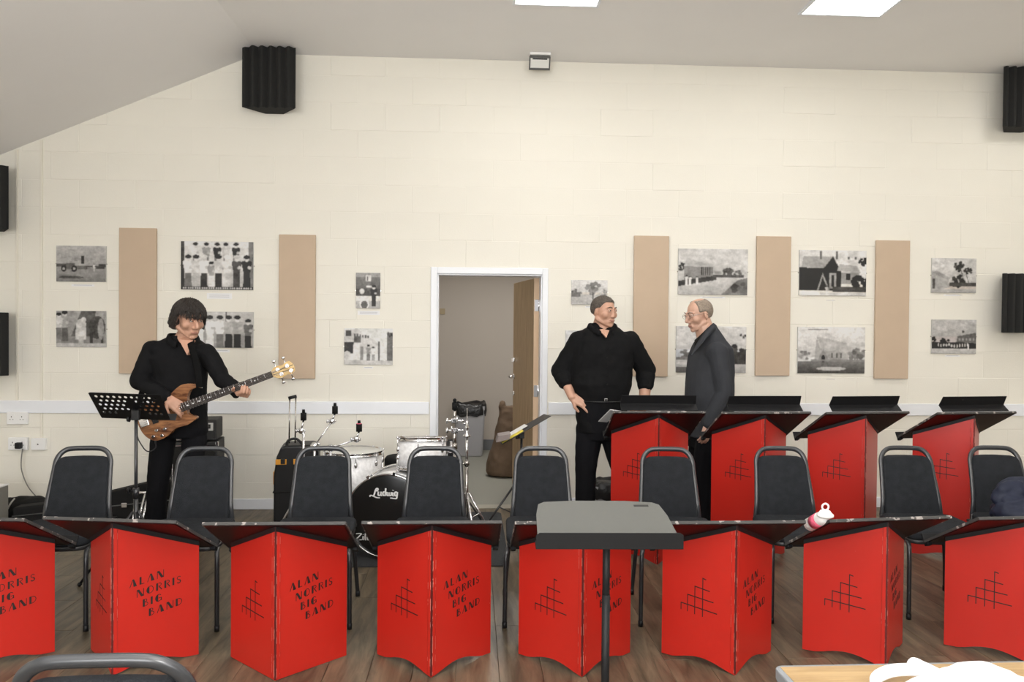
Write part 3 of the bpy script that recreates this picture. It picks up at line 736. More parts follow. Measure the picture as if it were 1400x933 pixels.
# ------------------------------------------------------------------ old photographs on the wall (printed tone by tone)
class Pic:
    def __init__(s, w, h, sky=(.62, .60, .56), seed=0):
        s.w, s.h = w, h; s.a = np.ones((h, w, 3))*np.array(sky); s.Y, s.X = np.mgrid[0:h, 0:w]; s.X = (s.X+.5)/w; s.Y = 1-(s.Y+.5)/h; s.rs = np.random.RandomState(seed)
    def put(s, mask, c): s.a[mask] = (c, c*.98, c*.955) if np.isscalar(c) else c
    def grad(s, y0, y1, c0, c1):
        m = (s.Y >= y0) & (s.Y <= y1); t = ((s.Y-y0)/(y1-y0))[..., None]; c = (c0+(c1-c0)*t)*np.array((1, .98, .955)); s.a[m] = c[m]
    def rect(s, x0, y0, x1, y1, c): s.put((s.X > x0) & (s.X < x1) & (s.Y > y0) & (s.Y < y1), c)
    def ell(s, x, y, rx, ry, c): s.put(((s.X-x)/rx)**2+((s.Y-y)/ry)**2 < 1, c)
    def poly(s, pts, c):
        m = np.zeros(s.X.shape, bool); n = len(pts)
        for i in range(n):
            (x0, y0), (x1, y1) = pts[i], pts[(i+1) % n]
            if y0 == y1: continue
            k = ((s.Y > min(y0, y1)) & (s.Y <= max(y0, y1))) & (s.X < (x1-x0)*(s.Y-y0)/(y1-y0)+x0); m ^= k
        s.put(m, c)
    def tree(s, x, y, r, c, n=14):
        for i in range(n): a = s.rs.rand()*6.28; d = r*s.rs.rand()**.5; s.ell(x+d*math.cos(a), y+d*1.2*math.sin(a), r*.32, r*.38, c*(.7+.7*s.rs.rand()))
    def person(s, x, y, h, body, legs, face=.55, hat=None):
        w_ = h*.16*s.h/s.w
        s.poly([(x-w_*.7, y), (x+w_*.7, y), (x+w_*.6, y+h*.5), (x-w_*.6, y+h*.5)], legs); s.poly([(x-w_*.6, y+h*.45), (x+w_*.6, y+h*.45), (x+w_, y+h*.78), (x-w_, y+h*.78)], body)
        s.ell(x, y+h*.78, w_, h*.06, body); s.ell(x, y+h*.88, w_*.45, h*.075, face); s.ell(x, y+h*.945, w_*.62, h*.06, .05 if hat is None else hat); s.ell(x+w_*.5, y+h*.62, w_*.35, h*.05, face*.8)
    def soft(s, n=1):
        for _ in range(n):
            p = np.pad(s.a, ((1, 1), (1, 1), (0, 0)), 'edge'); s.a = (p[1:-1, 1:-1]*2+p[:-2, 1:-1]+p[2:, 1:-1]+p[1:-1, :-2]+p[1:-1, 2:])/6
    def blotch(s, a):
        for n_ in (6, 13, 27):
            c = s.rs.randn(n_+1, n_+1); iy = ((1-s.Y)*n_*.999); ix = s.X*n_*.999; y0 = iy.astype(int); x0 = ix.astype(int); fy = iy-y0; fx = ix-x0
            v = c[y0, x0]*(1-fy)*(1-fx)+c[y0+1, x0]*fy*(1-fx)+c[y0, x0+1]*(1-fy)*fx+c[y0+1, x0+1]*fy*fx; s.a *= np.clip(1+a*v[..., None], .3, 1.8)
    def noise_(s, a=.05): s.a *= 1+a*s.rs.randn(s.h, s.w, 1)
def picture(label, r, p, cap=None, caplab=None):
    x0, x1, z0, z1 = wall_rect(*r); cx, cz = (x0+x1)/2, (z0+z1)/2; hx, hz = (x1-x0)/2, (z1-z0)/2
    t = thing('framed_photograph', label, 'photograph', (cx, WY-.001, cz), 0, 'old photographs on the block wall')
    bm = NB(); add_box(bm, -hx, hx, -.012, 0, -hz, hz); obj('board', bm, mat('picture_board', (.5, .49, .47), .5), t, bevel=.0015, seg=1)
    p.blotch(.08); p.noise_(.07); p.soft(1); p.a = np.clip((p.a-.30)*1.4+.31, .012, .72); h, w_ = p.h, p.w
    vs = [(-hx*.994+2*hx*.994*i/w_, -.0128, hz*.994-2*hz*.994*j/h) for j in range(h+1) for i in range(w_+1)]
    fs = [(j*(w_+1)+i, (j+1)*(w_+1)+i, (j+1)*(w_+1)+i+1, j*(w_+1)+i+1) for j in range(h) for i in range(w_)]
    me = bpy.data.meshes.new('print'); me.from_pydata(vs, [], fs); at_ = me.color_attributes.new('Col', 'FLOAT_COLOR', 'CORNER')
    c = np.ones((h*w_, 4, 4)); c[:, :, :3] = np.clip(p.a.reshape(-1, 1, 3), 0.01, .9); at_.data.foreach_set('color', c.ravel()); me.materials.append(PRINT); link('print', me, t)
    for s_ in (-1, 1):
        bm = NB(); add_cyl(bm, (s_*(hx+.002), -.008, 0), (s_*(hx+.002), -.002, 0), .005, n=8); obj('mirror_clip', bm, STEEL, t)
    if cap:
        a, b, c_, d = wall_rect(*cap); bm = NB(); add_box(bm, a, b, WY-.0025, WY-.0006, c_, d)
        for k in range(2 if d-c_ > .03 else 1):
            z = d-(d-c_)*(.35+.3*k); add_box(bm, a+.1*(b-a), b-.1*(b-a), WY-.0031, WY-.0024, z-.0018, z+.0018, None, 1)
        tag(obj('caption_slip', bm, [PAPER, mat('pale_print', (.45, .45, .48), .6)]), caplab, 'caption', 'white caption slips under the photographs')
# 1 harvest scene
p = Pic(80, 58, seed=1); p.grad(.4, 1, .30, .40); p.grad(0, .42, .20, .30); p.rect(0, .42, 1, .5, .12); p.rect(.2, .35, .62, .52, .16); p.rect(.38, .45, .85, .6, .33); p.ell(.42, .62, .12, .05, .28); p.rect(.5, .5, .56, .72, .08)
for x in (.15, .36): p.ell(x, .36, .055, .09, .06); p.ell(x, .36, .025, .04, .35)
p.person(.76, .3, .2, .6, .5); p.rect(.8, .36, .97, .42, .1); p.ell(.3, .12, .25, .04, .12)
picture('grey photograph of a farm machine and vehicle, top left of all', (78, 336, 146, 386), p, (98, 389, 129, 392), 'thin caption slip below the farm machine photograph')
# 2 farrier
p = Pic(80, 58, seed=2); p.grad(0, 1, .22, .34); p.poly([(.3, .3), (.5, 1), (.8, 1), (.7, .3)], .14); p.ell(.82, .55, .17, .32, .12); p.rect(.68, 0, .74, .4, .1); p.rect(.9, 0, .95, .4, .1); p.ell(.9, .5, .06, .3, .3)
p.ell(.5, .62, .1, .16, .45); p.ell(.55, .76, .05, .07, .5); p.poly([(.38, .2), (.6, .2), (.6, .55), (.4, .6)], .5); p.rect(.45, .05, .55, .3, .4); p.person(.17, .15, .85, .35, .15); p.person(.05, .2, .75, .5, .2); p.rect(0, 0, 1, .1, .4)
picture('grey photograph of a farrier bent at a horse, lower left of all', (78, 425, 146, 475), p)
# 3 large group
p = Pic(104, 70, seed=3); p.grad(0, 1, .45, .62); p.rect(0, 0, .05, 1, .1); p.rect(.93, 0, 1, 1, .2); p.rect(.33, .4, .42, 1, .6)
for i, x in enumerate((.2, .35, .5, .62, .76)): p.person(x, .42, .56, (.62, .3, .06, .45, .08)[i], .2)
for i, x in enumerate((.1, .21, .32, .42, .52, .64, .77, .91)): p.person(x, .04, .68 if i != 3 else .55, (.65, .5, .68, .3, .55, .62, .12, .05)[i], (.2, .42, .1, .6, .08, .5, .12, .06)[i], hat=(None, None, .6, None, None, .65, .5, .03)[i])
p.rect(0, 0, 1, .055, .07)
for i in range(30): x = .03+i*.032; p.rect(x, .02, x+.018, .04, .55)
picture('large grey photograph of a costumed group on steps, above the women', (248, 330, 347, 397), p, (283, 401, 317, 409), 'wide white caption slip below the costumed group photograph')
# 4 women
p = Pic(104, 52, seed=4); p.grad(0, 1, .30, .46); p.rect(.62, .3, .63, 1, .12)
for i, x in enumerate((.12, .26, .40, .54, .66, .78, .93)): p.person(x, -.05, .95 if i != 6 else .85, (.62, .75, .70, .66, .40, .34, .18)[i], (.5, .7, .62, .2, .06, .07, .07)[i])
picture('grey photograph of a row of women, beside the bass player\'s head', (248, 426, 347, 476), p, (288, 478, 314, 482), 'white caption slip below the row of women photograph')
# 5 small tall one
p = Pic(40, 58, seed=5); p.grad(.5, 1, .16, .22); p.rect(0, .88, 1, 1, .3); p.rect(.4, .75, .62, .93, .55); p.rect(.45, .77, .5, .9, .15); p.rect(.42, .58, .72, .64, .6); p.rect(0, .35, 1, .55, .12); p.grad(0, .2, .35, .42)
p.person(.74, .05, .6, .06, .06); p.ell(.35, .12, .2, .16, .6); p.ell(.35, .1, .14, .12, .15); p.rect(.08, .2, .5, .35, .6); p.ell(.25, .48, .1, .08, .55)
picture('small upright photograph of a man beside a car, left of the doorway', (487, 373, 520, 422), p, (489, 425, 519, 431), 'white caption slip below the man beside a car')
# 6 garage
p = Pic(76, 56, (.6, .6, .58), 6); p.poly([(0, .3), (0, .95), (.25, 1), (.75, .55), (.75, .3)], .5); p.rect(.02, .78, .14, .95, .12); p.rect(.2, .6, .34, .78, .15); p.rect(0, .3, .2, .62, .08)
for i in range(6): p.rect(.2+i*.055, .78-i*.01, .235+i*.055, .86-i*.01, .15)
p.rect(0, 0, 1, .12, .45); p.ell(.06, .25, .08, .12, .5); p.rect(.18, .12, .3, .55, .58); p.rect(.33, .12, .4, .5, .25); p.rect(.7, .1, .74, .65, .15); p.rect(.78, .1, .86, .6, .6); p.rect(.88, .1, 1, .9, .18); p.person(.5, .1, .45, .3, .2); p.person(.6, .1, .4, .6, .3); p.tree(.95, .85, .06, .1)
picture('grey photograph of a garage forecourt, lower left of the doorway', (471, 449, 537, 499), p, (497, 502, 510, 504), 'tiny caption slip below the garage photograph')
# 7 lane with trees
p = Pic(60, 42, (.5, .47, .43), 7); p.grad(.5, 1, .48, .56); p.grad(0, .4, .36, .42); p.tree(.6, .68, .2, .22, 20); p.tree(.15, .5, .12, .2); p.rect(0, .3, .25, .5, .2); p.rect(.58, .2, .61, .5, .12); p.tree(.9, .5, .1, .3)
picture('small brownish photograph of a tree-lined lane, right of the doorway', (781, 383, 830, 417), p, (800, 419, 812, 421), 'tiny caption slip below the tree-lined lane')
p = Pic(70, 48, (.5, .5, .5), 8); p.grad(0, .4, .2, .3); p.tree(.3, .5, .2, .15); p.rect(.5, .3, .8, .6, .3)
picture('grey photograph mostly hidden behind the broad standing man\'s chest', (773, 452, 845, 500), p)
p = Pic(60, 44, (.25, .25, .25), 9); p.grad(0, .5, .1, .2); p.tree(.2, .5, .3, .1, 20); p.rect(.4, .2, .8, .7, .3)
picture('dark photograph glimpsed between the broad man\'s arm and waist', (782, 512, 842, 536), p)
# 10 road
p = Pic(98, 66, seed=10); p.grad(.4, 1, .42, .52); p.ell(.7, .85, .3, .08, .5); p.grad(0, .42, .38, .46); p.tree(.03, .6, .07, .08); p.poly([(.08, .62), (.12, .8), (.42, .66), (.5, .6), (.3, .6)], .4); p.poly([(.08, .3), (.08, .62), (.5, .6), (.5, .4)], .24)
for i in range(5): p.rect(.33+i*.03, .42, .342+i*.03, .6, .08)
p.poly([(.0, .18), (.0, .3), (.55, .42), (.55, .32)], .10); p.tree(.72, .5, .07, .12, 18); p.rect(.5, .38, .95, .44, .12); p.rect(.52, .46, .62, .52, .3); p.tree(.86, .46, .06, .15); p.poly([(.62, 0), (.85, .32), (1, .38), (1, 0)], .20)
p.person(.12, .2, .22, .6, .62); p.person(.17, .2, .2, .6, .6); p.person(.27, .22, .18, .6, .6); p.tree(.9, .15, .12, .14, 16)
picture('brownish photograph of a building on a bending road, above the bald man', (927, 340, 1021, 404), p, (957, 406, 991, 408), 'thin caption slip above the bald man\'s head')
# 11 trees & avenue behind bald man
p = Pic(98, 66, (.5, .51, .53), 11); p.grad(.5, 1, .46, .56); p.grad(0, .3, .35, .5); p.tree(.15, .38, .09, .15, 18); p.rect(0, .28, .35, .34, .2); p.rect(.0, .0, .4, .12, .15); p.tree(.88, .45, .12, .10, 28); p.tree(.97, .8, .05, .12, 12); p.rect(.78, .18, 1, .45, .1); p.ell(.2, .2, .2, .04, .55)
picture('pale grey photograph with trees, behind the bald man\'s shoulders', (924, 446, 1019, 510), p)
# 12 big house
p = Pic(96, 66, seed=12); p.grad(.3, 1, .52, .6); p.poly([(.03, .62), (.06, .86), (.5, .86), (.36, .6)], .36); p.poly([(0, .1), (0, .62), (.36, .6), (.5, .87), (.62, .55), (.62, .1)], .07); p.poly([(.56, .55), (.6, .7), (.86, .66), (.92, .5)], .34); p.rect(.62, .25, .9, .52, .28)
for x in (.3, .54, .72, .82): p.rect(x, .8, x+.03, .99 if x < .6 else .86, .16)
p.poly([(.26, .1), (.35, .5), (.46, .1)], .3); p.poly([(.29, .1), (.35, .42), (.43, .1)], .06); p.rect(.45, .15, .55, .5, .32); p.rect(.48, .2, .52, .45, .08); p.tree(.95, .75, .07, .05, 18); p.tree(.92, .3, .12, .06, 22); p.rect(.5, .08, 1, .2, .12); p.rect(.3, 0, 1, .06, .5); p.rect(.7, .35, .76, .48, .06); p.person(.41, .02, .2, .5, .6)
picture('dark grey photograph of a gabled house with chimneys, above the church', (1092, 342, 1183, 405), p, (1128, 410, 1143, 412), 'tiny caption slip below the gabled house')
# 13 church
p = Pic(96, 66, (.55, .55, .54), 13); p.grad(.35, 1, .46, .62); p.grad(0, .25, .10, .20); p.ell(.5, .1, .22, .04, .4); p.poly([(.25, .3), (.28, .8), (.33, .55), (.75, .5), (.75, .3)], .36); p.poly([(.28, .8), (.72, .66), (.78, .45), (.36, .5)], .42); p.poly([(.3, .3), (.38, .52), (.46, .3)], .26); p.ell(.38, .32, .025, .08, .06); p.tree(.88, .42, .12, .2, 26); p.tree(.1, .38, .08, .25, 12); p.rect(.2, .25, 1, .3, .25)
for x in (.5, .57, .64): p.rect(x, .33, x+.02, .44, .14)
p.rect(.15, .94, .45, .96, .15)
picture('grey photograph of a church with a long roof, below the gabled house', (1090, 447, 1181, 511), p, (1128, 518, 1143, 520), 'tiny caption slip below the church')
# 14 cottage & pines
p = Pic(68, 54, (.48, .44, .40), 14); p.grad(.3, 1, .44, .52); p.poly([(0, .6), (.12, .64), (.42, .42), (.36, .36), (0, .45)], .3); p.poly([(0, .05), (0, .58), (.15, .5), (.38, .36), (.4, .15)], .34); p.rect(.02, .1, .08, .4, .12); p.tree(.62, .76, .11, .10, 22); p.tree(.8, .64, .09, .10, 14)
p.poly([(.72, .3), (.74, .3), (.66, .7), (.64, .7)], .1); p.poly([(.82, .3), (.84, .3), (.76, .62), (.75, .62)], .1); p.tree(.6, .32, .14, .08, 22); p.rect(.4, .18, 1, .3, .12); p.grad(0, .12, .34, .4)
picture('brownish photograph of a cottage and leaning pines, upper of the last pair', (1273, 353, 1333, 401), p, (1290, 403, 1318, 405), 'thin caption slip below the cottage and pines')
# 15 crowd
p = Pic(68, 54, (.40, .37, .36), 15); p.grad(.5, 1, .36, .44); p.ell(.3, .75, .25, .06, .44); p.rect(0, .15, 1, .34, .05); p.poly([(.55, .34), (.58, .52), (1, .62), (1, .3)], .16); p.grad(0, .14, .36, .42)
for i in range(5): p.rect(.6+i*.08, .38, .64+i*.08, .46, .3)
p.tree(.05, .4, .07, .05); p.tree(.3, .34, .1, .05); p.ell(.7, .65, .03, .04, .1)
for i in range(12): p.ell(.15+i*.06, .22+.05*p.rs.rand(), .018, .05, .45)
p.person(.82, .12, .2, .6, .62)
picture('brownish photograph of a crowd by a building, lower of the last pair', (1273, 437, 1333, 484), p, (1292, 486, 1312, 488), 'thin caption slip below the crowd photograph')

# ------------------------------------------------------------------ people
def head_prims(c, yaw, pitch, h=.235, fat=1.0, nose=1.0):
    """skin shapes of a head whose centre is c, looking to -y turned by yaw (+ = towards +x), pitch > 0 looks down"""
    k = h/.235; Mx = Matrix.Translation(Vector(c)) @ Matrix.Rotation(yaw, 4, 'Z') @ Matrix.Rotation(pitch, 4, 'X')
    E = []
    def e(p, r, rot=(0, 0, 0)):
        rr = (Mx.to_3x3() @ Euler(rot).to_matrix()).to_euler(); E.append(('e', Mx @ (Vector(p)*k), tuple(q*k for q in r), rr))
    def c_(a, b, ra, rb): E.append(('c', Mx @ (Vector(a)*k), Mx @ (Vector(b)*k), ra*k, rb*k))
    e((0, .018, .030), (.076, .096, .085)); e((0, -.022, -.012), (.064*fat, .068, .086)); e((0, -.040, -.070), (.046*fat, .042, .040)); e((0, -.066, -.098), (.021, .016, .016))
    for s in (-1, 1):
        e((s*.040*fat, -.050, -.022), (.027*fat, .030, .028)); c_((s*.058*fat, .005, -.052), (s*.022, -.056, -.092), .020*fat, .015)
        c_((s*.014, -.083, .026), (s*.046, -.068, .026), .0085, .007)
        e((s*.078, .012, -.008), (.008, .018, .030), (.25, 0, s*.35)); c_((s*.007, -.094, -.036), (s*.011, -.089, -.036), .0085, .007)
    c_((0, -.084, .018), (0, -.104*nose, -.026), .008, .012*nose); e((0, -.100*nose, -.031), (.0125*nose, .012, .010)); c_((-.018, -.079, -.060), (.018, -.079, -.060), .0085, .0085); c_((-.016, -.078, -.070), (.016, -.078, -.070), .009, .009)
    return E, Mx, k
def face_bits(body, Mx, k, brow=BROW, look=(0, 0), lips=True, smile=0):
    root = body
    for s in (-1, 1):
        bm = NB(); add_ell(bm, Mx @ (Vector((s*.030, -.0765, .010))*k),   .0120*k, None, 12, 8); ey = obj('eye', bm, EYEW, root)
        d = Vector((s*.030+look[0]*.004, -.0765-.0108, .009+look[1]*.004)); bm = NB(); add_ell(bm, Mx @ (d*k), (.0052*k, .0038*k, .0052*k), Mx.to_euler(), 10, 8); obj('iris', bm, IRIS, ey)
        for z, r in ((.0175, .0042), (.0022, .0035)):
            bm = NB(); add_tube(bm, [Mx @ (Vector(q)*k) for q in ((s*.016, -.084, .010), (s*.024, -.0905, z), (s*.036, -.0885, z), (s*.044, -.078, .010))], r*k, 8); obj('eyelid', bm, body.data.materials[0], ey)
        bm = NB(); add_tube(bm, [Mx @ (Vector(q)*k) for q in ((s*.013, -.0935, .029), (s*.030, -.090, .035), (s*.050, -.074, .029))], [.0035*k, .004*k, .002*k], 8); obj('eyebrow', bm, brow, root)
    if lips:
        bm = NB()
        for z, r in ((-.0635, .0028), (-.0685, .0032)): add_tube(bm, spline([Mx @ (Vector(q)*k) for q in ((-.022-smile*.004, -.0815, -.066+smile*.006), (-.010, -.0868, z), (.010, -.0868, z), (.022+smile*.004, -.0815, -.066+smile*.006))], 4), r*k, 8)
        obj('lips', bm, LIP, root)
def hand_prims(w, d, up, size=1.0, curl=.5, spread=.12, thumb_side=1, curls=None):
    """w wrist, d direction of the palm, up normal of the back of the hand; fingers curl away from up"""
    w, d, up = Vector(w), Vector(d).normalized(), Vector(up); up = (up-d*up.dot(d)).normalized(); sd = d.cross(up)*thumb_side
    k = size; P = []
    for i, o in enumerate((.030, .011, -.009, -.028)):
        P.append(('c', w + sd*o*.55*k + d*.008*k, w + d*.082*k + sd*o*k, .016*k, .0125*k))
    P.append(('e', w + d*.045*k, (.036*k, .036*k, .018*k), Matrix((sd, d, up)).transposed().to_euler()))
    for i, (o, L) in enumerate(((.030, .90), (.011, 1.0), (-.009, .94), (-.028, .76))):
        p = w + d*.082*k + sd*o*k; dd = (d + sd*spread*(o/.03)).normalized(); ang = 0; cu = (curls[i] if curls else curl)
        for j, l in enumerate((.040, .026, .022)):
            ang += cu*(.9, 1.1, .8)[j]; q = p + (dd*math.cos(ang) - up*math.sin(ang))*l*L*k
            P.append(('c', p, q, (.0098, .0088, .0080)[j]*k, (.0088, .0080, .0070)[j]*k)); p = q
    p = w + d*.022*k + sd*.026*k; q = p + (sd*.75 + d*.6 - up*.25).normalized()*.040*k; r = q + (sd*.35 + d*.9 - up*.45*(1+curl)).normalized()*.034*k
    P += [('c', w + d*.01*k + sd*.012*k, p, .015*k, .0145*k), ('c', p, q, .0135*k, .0108*k), ('c', q, r, .0105*k, .0085*k)]
    return P
def hair_cap(name, Mx, k, m, fn, parent, n=72, kk=48, jit=.004, center=(0, .015, .028), rad=(.083, .103, .092)):
    """closed shell round the skull; fn(dir) gives its radius factor, below 1 it hides inside the skull"""
    bm = NB(); bmesh.ops.create_uvsphere(bm, u_segments=n, v_segments=kk, radius=1)
    for v in bm.verts:
        d = v.co.normalized(); f, off = fn(d); q = Vector((center[0]+d.x*rad[0]*f, center[1]+d.y*rad[1]*f, center[2]+d.z*rad[2]*f)) + Vector(off)
        if f > 1: q += d*jit*noise.noise(Vector((d.x*14, d.y*14, d.z*3)))
        v.co = Mx @ (q*k)
    return obj(name, bm, m, parent, smooth=True)
def sm(a, b, x): t = max(0, min(1, (x-a)/(b-a))); return t*t*(3-2*t)
def collar(Mloc, parent, m, r=.072, h=.04, openx=.03, yaw=0):
    c, s = math.cos(yaw), math.sin(yaw); bm = NB(); pts_in = []
    n = 26; rows = []
    for j, (dr, dz) in enumerate(((0, 0), (.004, h), (.016, h*.85), (.030, -.004))):
        row = []
        for i in range(n+1):
            a = R(-68) + R(316)*i/n; rr = r+dr; fr = max(0, math.cos(a-R(90)+R(180)))  # front drop
            x, y = rr*math.cos(a), rr*.92*math.sin(a); a2 = abs(((i/n)*2)-1)
            z = dz*(1 if j < 2 else 1) - .055*max(0, a2-.55)/.45
            row.append(bm.verts.new((Mloc[0]+x*c-y*s, Mloc[1]+x*s+y*c, Mloc[2]+z)))
        rows.append(row)
    for A, B in zip(rows, rows[1:]):
        for i in range(n): bm.faces.new((A[i], A[i+1], B[i+1], B[i]))
    o = obj('collar', bm, m, parent, smooth=True); md = o.modifiers.new('s', 'SOLIDIFY'); md.thickness = .004; return o

# --- bass player
BP = Vector((-1.88, 5.06, 0)); Y1 = BP.y
bass_player = thing('person', 'long-haired man in black shirt playing the wooden bass guitar', 'person', BP)
def b(x, y, dy=0): return at(x, y, Y1+dy)-BP
HC = b(259, 437, -.04); pr, HM, hk = head_prims(HC, R(46), R(14), .238, 1.04, 1.06)
neck0, neck1 = b(249, 470, .02), b(256, 455, .0)
sh_r, sh_l = b(209, 479, .0), b(282, 483, .0)       # left and right in the photograph
el_r, el_l = b(190, 521, -.02), b(304, 519, -.05)
wr_r, wr_l = b(229, 545, -.18), b(326, 534, -.12)
pel = b(246, 588, .03); hipL, hipR = b(223, 602, .03), b(266, 602, .03)
knL, knR = b(215, 670, .0), b(258, 672, .0); ftL, ftR = Vector((knL.x-.03, .03, .07)), Vector((knR.x-.02, .05, .07))
def torso(scale=1.0, low=0):
    secs = []
    for (x, y, rx, ry, dy) in ((246, 602, .165, .115, .03), (247, 585, .170, .120, .03), (247, 560, .165, .122, .03), (246, 535, .168, .122, .03), (248, 510, .166, .125, .03), (245, 490, .195, .120, .03), (246, 476, .185, .098, .03), (248, 466, .125, .075, .03), (250, 459, .07, .06, .02))[low:]:
        q = b(x, y, dy); secs.append((q.x, q.y, q.z, rx*scale, ry*scale, R(8)))
    return ('l', secs)
skin = pr + [('c', neck0, neck1, .062, .056), ('c', neck1, HC+Vector((0, .02, -.03)), .054, .05), torso(.90, 1), ('c', sh_r, el_r, .045, .036), ('c', el_r, wr_r, .036, .026), ('c', sh_l, el_l, .045, .036), ('c', el_l, wr_l, .036, .026),
             ('c', hipL, knL, .07, .05), ('c', knL, ftL, .048, .035), ('c', hipR, knR, .07, .05), ('c', knR, ftR, .048, .035), ('c', ftL, ftL+Vector((-.03, -.15, -.035)), .034, .028), ('c', ftR, ftR+Vector((.03, -.15, -.035)), .034, .028)]
skin += hand_prims(wr_r, (.75, -.06, -.55), (.35, -.85, .25), 1.0, .42, .10, 1)
skin += hand_prims(wr_l, (.50, -.72, -.30), (.0, -.35, -.93), 1.0, .9, .04, -1, curls=[.85, .9, .95, 1.0])
body = fused('body', skin, SKIN, bass_player, .0042, 3)
face_bits(body, HM, hk, look=(.6, -.6))
shirt = [torso(1.0, 1), ('c', sh_r, el_r, .066, .056), ('c', el_r, el_r.lerp(wr_r, .93), .056, .041), ('c', sh_l, el_l, .064, .054), ('c', el_l, el_l.lerp(wr_l, .90), .055, .043), ('c', b(320, 534, -.12), b(322, 541, -.12), .034, .024),
         ('e', sh_r+Vector((.05, 0, .005)), (.085, .08, .055), (0, -.35, 0)), ('e', sh_l+Vector((-.05, 0, .005)), (.085, .08, .055), (0, .35, 0))]
fused('shirt', shirt, SHIRT1, bass_player, .0065, 3, (.010, 9, (1, 1, .55)))
collar(b(250, 463, .0), bass_player, SHIRT1, .074, .034, yaw=R(18))
vn = [b(244, 464, -.070), b(255, 461, -.085), b(264, 466, -.070), b(256, 486, -.124)]
bm = NB(); q = [Vector(v) for v in vn]; f0 = [bm.verts.new(v) for v in (q[0], q[1], q[2], q[3])]; f1 = [bm.verts.new(v+Vector((0, .06, 0))) for v in q]
bm.faces.new(f0); bm.faces.new(f1[::-1]); [bm.faces.new((f0[i], f1[i], f1[(i+1)%4], f0[(i+1)%4])) for i in range(4)]
obj('open_neck', bm, SKIN, bass_player, smooth=False)
pz = [torso(1.0)]
tr = [('l', [(q.x, q.y, q.z, rx, ry, R(8)) for q, rx, ry in ((b(247, 597, .03), .150, .110), (b(247, 592, .03), .165, .118), (b(247, 585, .03), .172, .122), (b(247, 572, .03), .165, .118))]),
      ('c', hipL, knL, .082, .062), ('c', knL, ftL, .066, .060), ('c', hipR, knR, .080, .062), ('c', knR, ftR, .066, .060)]
fused('trousers', tr, TROU, bass_player, .0065, 3, (.006, 9, (1, 1, .5)))
for f in (ftL, ftR):
    fused('shoe', [('c', f+Vector((0, .02, -.030)), f+Vector((0, -.19, -.040)), .040, .032), ('c', f, f+Vector((0, -.03, -.02)), .045, .040)], SHOE, bass_player, .006, 3)
def hair1(d):
    # d in head space, face towards -y
    front = -d.y; f = 1.12; off = (0, 0, 0)
    lat = d.z; low = sm(.10, -.75, lat)
    face = sm(.28, .62, front) * sm(.42, .10, lat)      # the face stays free below the fringe
    side = sm(-.1, .5, -front)
    if lat < .1: f = 1.12 + .34*low*sm(-.35, .35, d.y)*(1-sm(.6, 1, -lat)*.5) + .10*low*abs(d.x)
    cut = sm(-.78, -.95, lat); f = f*(1-cut)+.8*cut
    jaw = sm(.05, .30, front)*sm(.18, -.05, lat); face = max(face, jaw)
    return f*(1-face)+.70*face, off
hair = hair_cap('hair', HM, hk, HAIR1, hair1, body, 96, 64, .012, rad=(.085, .105, .094))
bm = NB()
for i in range(520):
    a = random.uniform(-PI, PI); el = random.uniform(.15, 1.2); d = Vector((math.cos(a)*math.cos(el), math.sin(a)*math.cos(el), math.sin(el)))
    fr = -d.y > .25; L = random.uniform(.035, .058) if fr else random.uniform(.10, .17); pts = []; p0 = Vector((d.x*.096, .015+d.y*.118, .028+d.z*.106))
    g = Vector((d.x, d.y, 0)).normalized() if Vector((d.x, d.y, 0)).length > .1 else Vector((1, 0, 0))
    for j in range(6):
        t_ = j/5; e_ = max(-.75, el-t_*L/.10*1.05); r_ = 1.0+.05*t_
        dd = Vector((g.x*math.cos(e_), g.y*math.cos(e_), math.sin(e_))); q = Vector((dd.x*.097*r_, .015+dd.y*.119*r_, .028+dd.z*.107)) if e_ > -.2 else Vector((g.x*.098*r_, .015+g.y*.118*r_, .028-.107*abs(math.sin(e_))*1.25))
        q += Vector((random.uniform(-.003, .003), random.uniform(-.003, .003), 0)); pts.append(HM @ (q*hk))
    if fr and min((HM.inverted() @ p_).z for p_ in pts) < .018: pts = pts[:4]
    add_tube(bm, pts, [.0018, .0022, .0022, .0019, .0014, .0006][:len(pts)], 4)
o = obj('hair_strands', bm, HAIR1, hair); o['kind'] = 'stuff'

# --- broad man, hands on hips
BP2 = Vector((.86, 5.42, 0)); Y2 = BP2.y
man2 = thing('person', 'broad man in black shirt with rolled sleeves, hands on hips, smiling', 'person', BP2)
def b(x, y, dy=0): return at(x, y, Y2+dy)-BP2
HC = b(826, 426.5, -.02); pr, HM, hk = head_prims(HC, R(38), R(2), .224, 1.12, .90)
neck0, neck1 = b(824, 456, .02), b(825, 443, .02)
sh_r, sh_l = b(793, 467, .02), b(859, 467, .02); el_r, el_l = b(768, 508, .06), b(884, 505, .06); wr_r, wr_l = b(782, 543, -.06), b(880, 556, .0)
hipL, hipR = b(806, 585, .02), b(836, 585, .02); knL, knR = b(801, 640, -.01), b(850, 642, .0)
ftL, ftR = Vector((knL.x-.0, .03, .07)), Vector((knR.x+.03, .04, .07))
TS = ((823, 590, .165, .14, .02), (822, 565, .172, .145, .02), (822, 545, .178, .155, .02), (821, 525, .205, .165, .01), (822, 505, .208, .160, .02), (824, 482, .208, .150, .02), (825, 466, .212, .130, .02), (825, 454, .165, .095, .02), (824, 447, .10, .07, .02), (824, 441, .07, .06, .02))
def torso2(sc): return ('l', [(b(x, y, dy).x, b(x, y, dy).y, b(x, y, dy).z, rx*sc*(1.08 if y > 480 else 1), ry*sc, R(4)) for x, y, rx, ry, dy in TS])
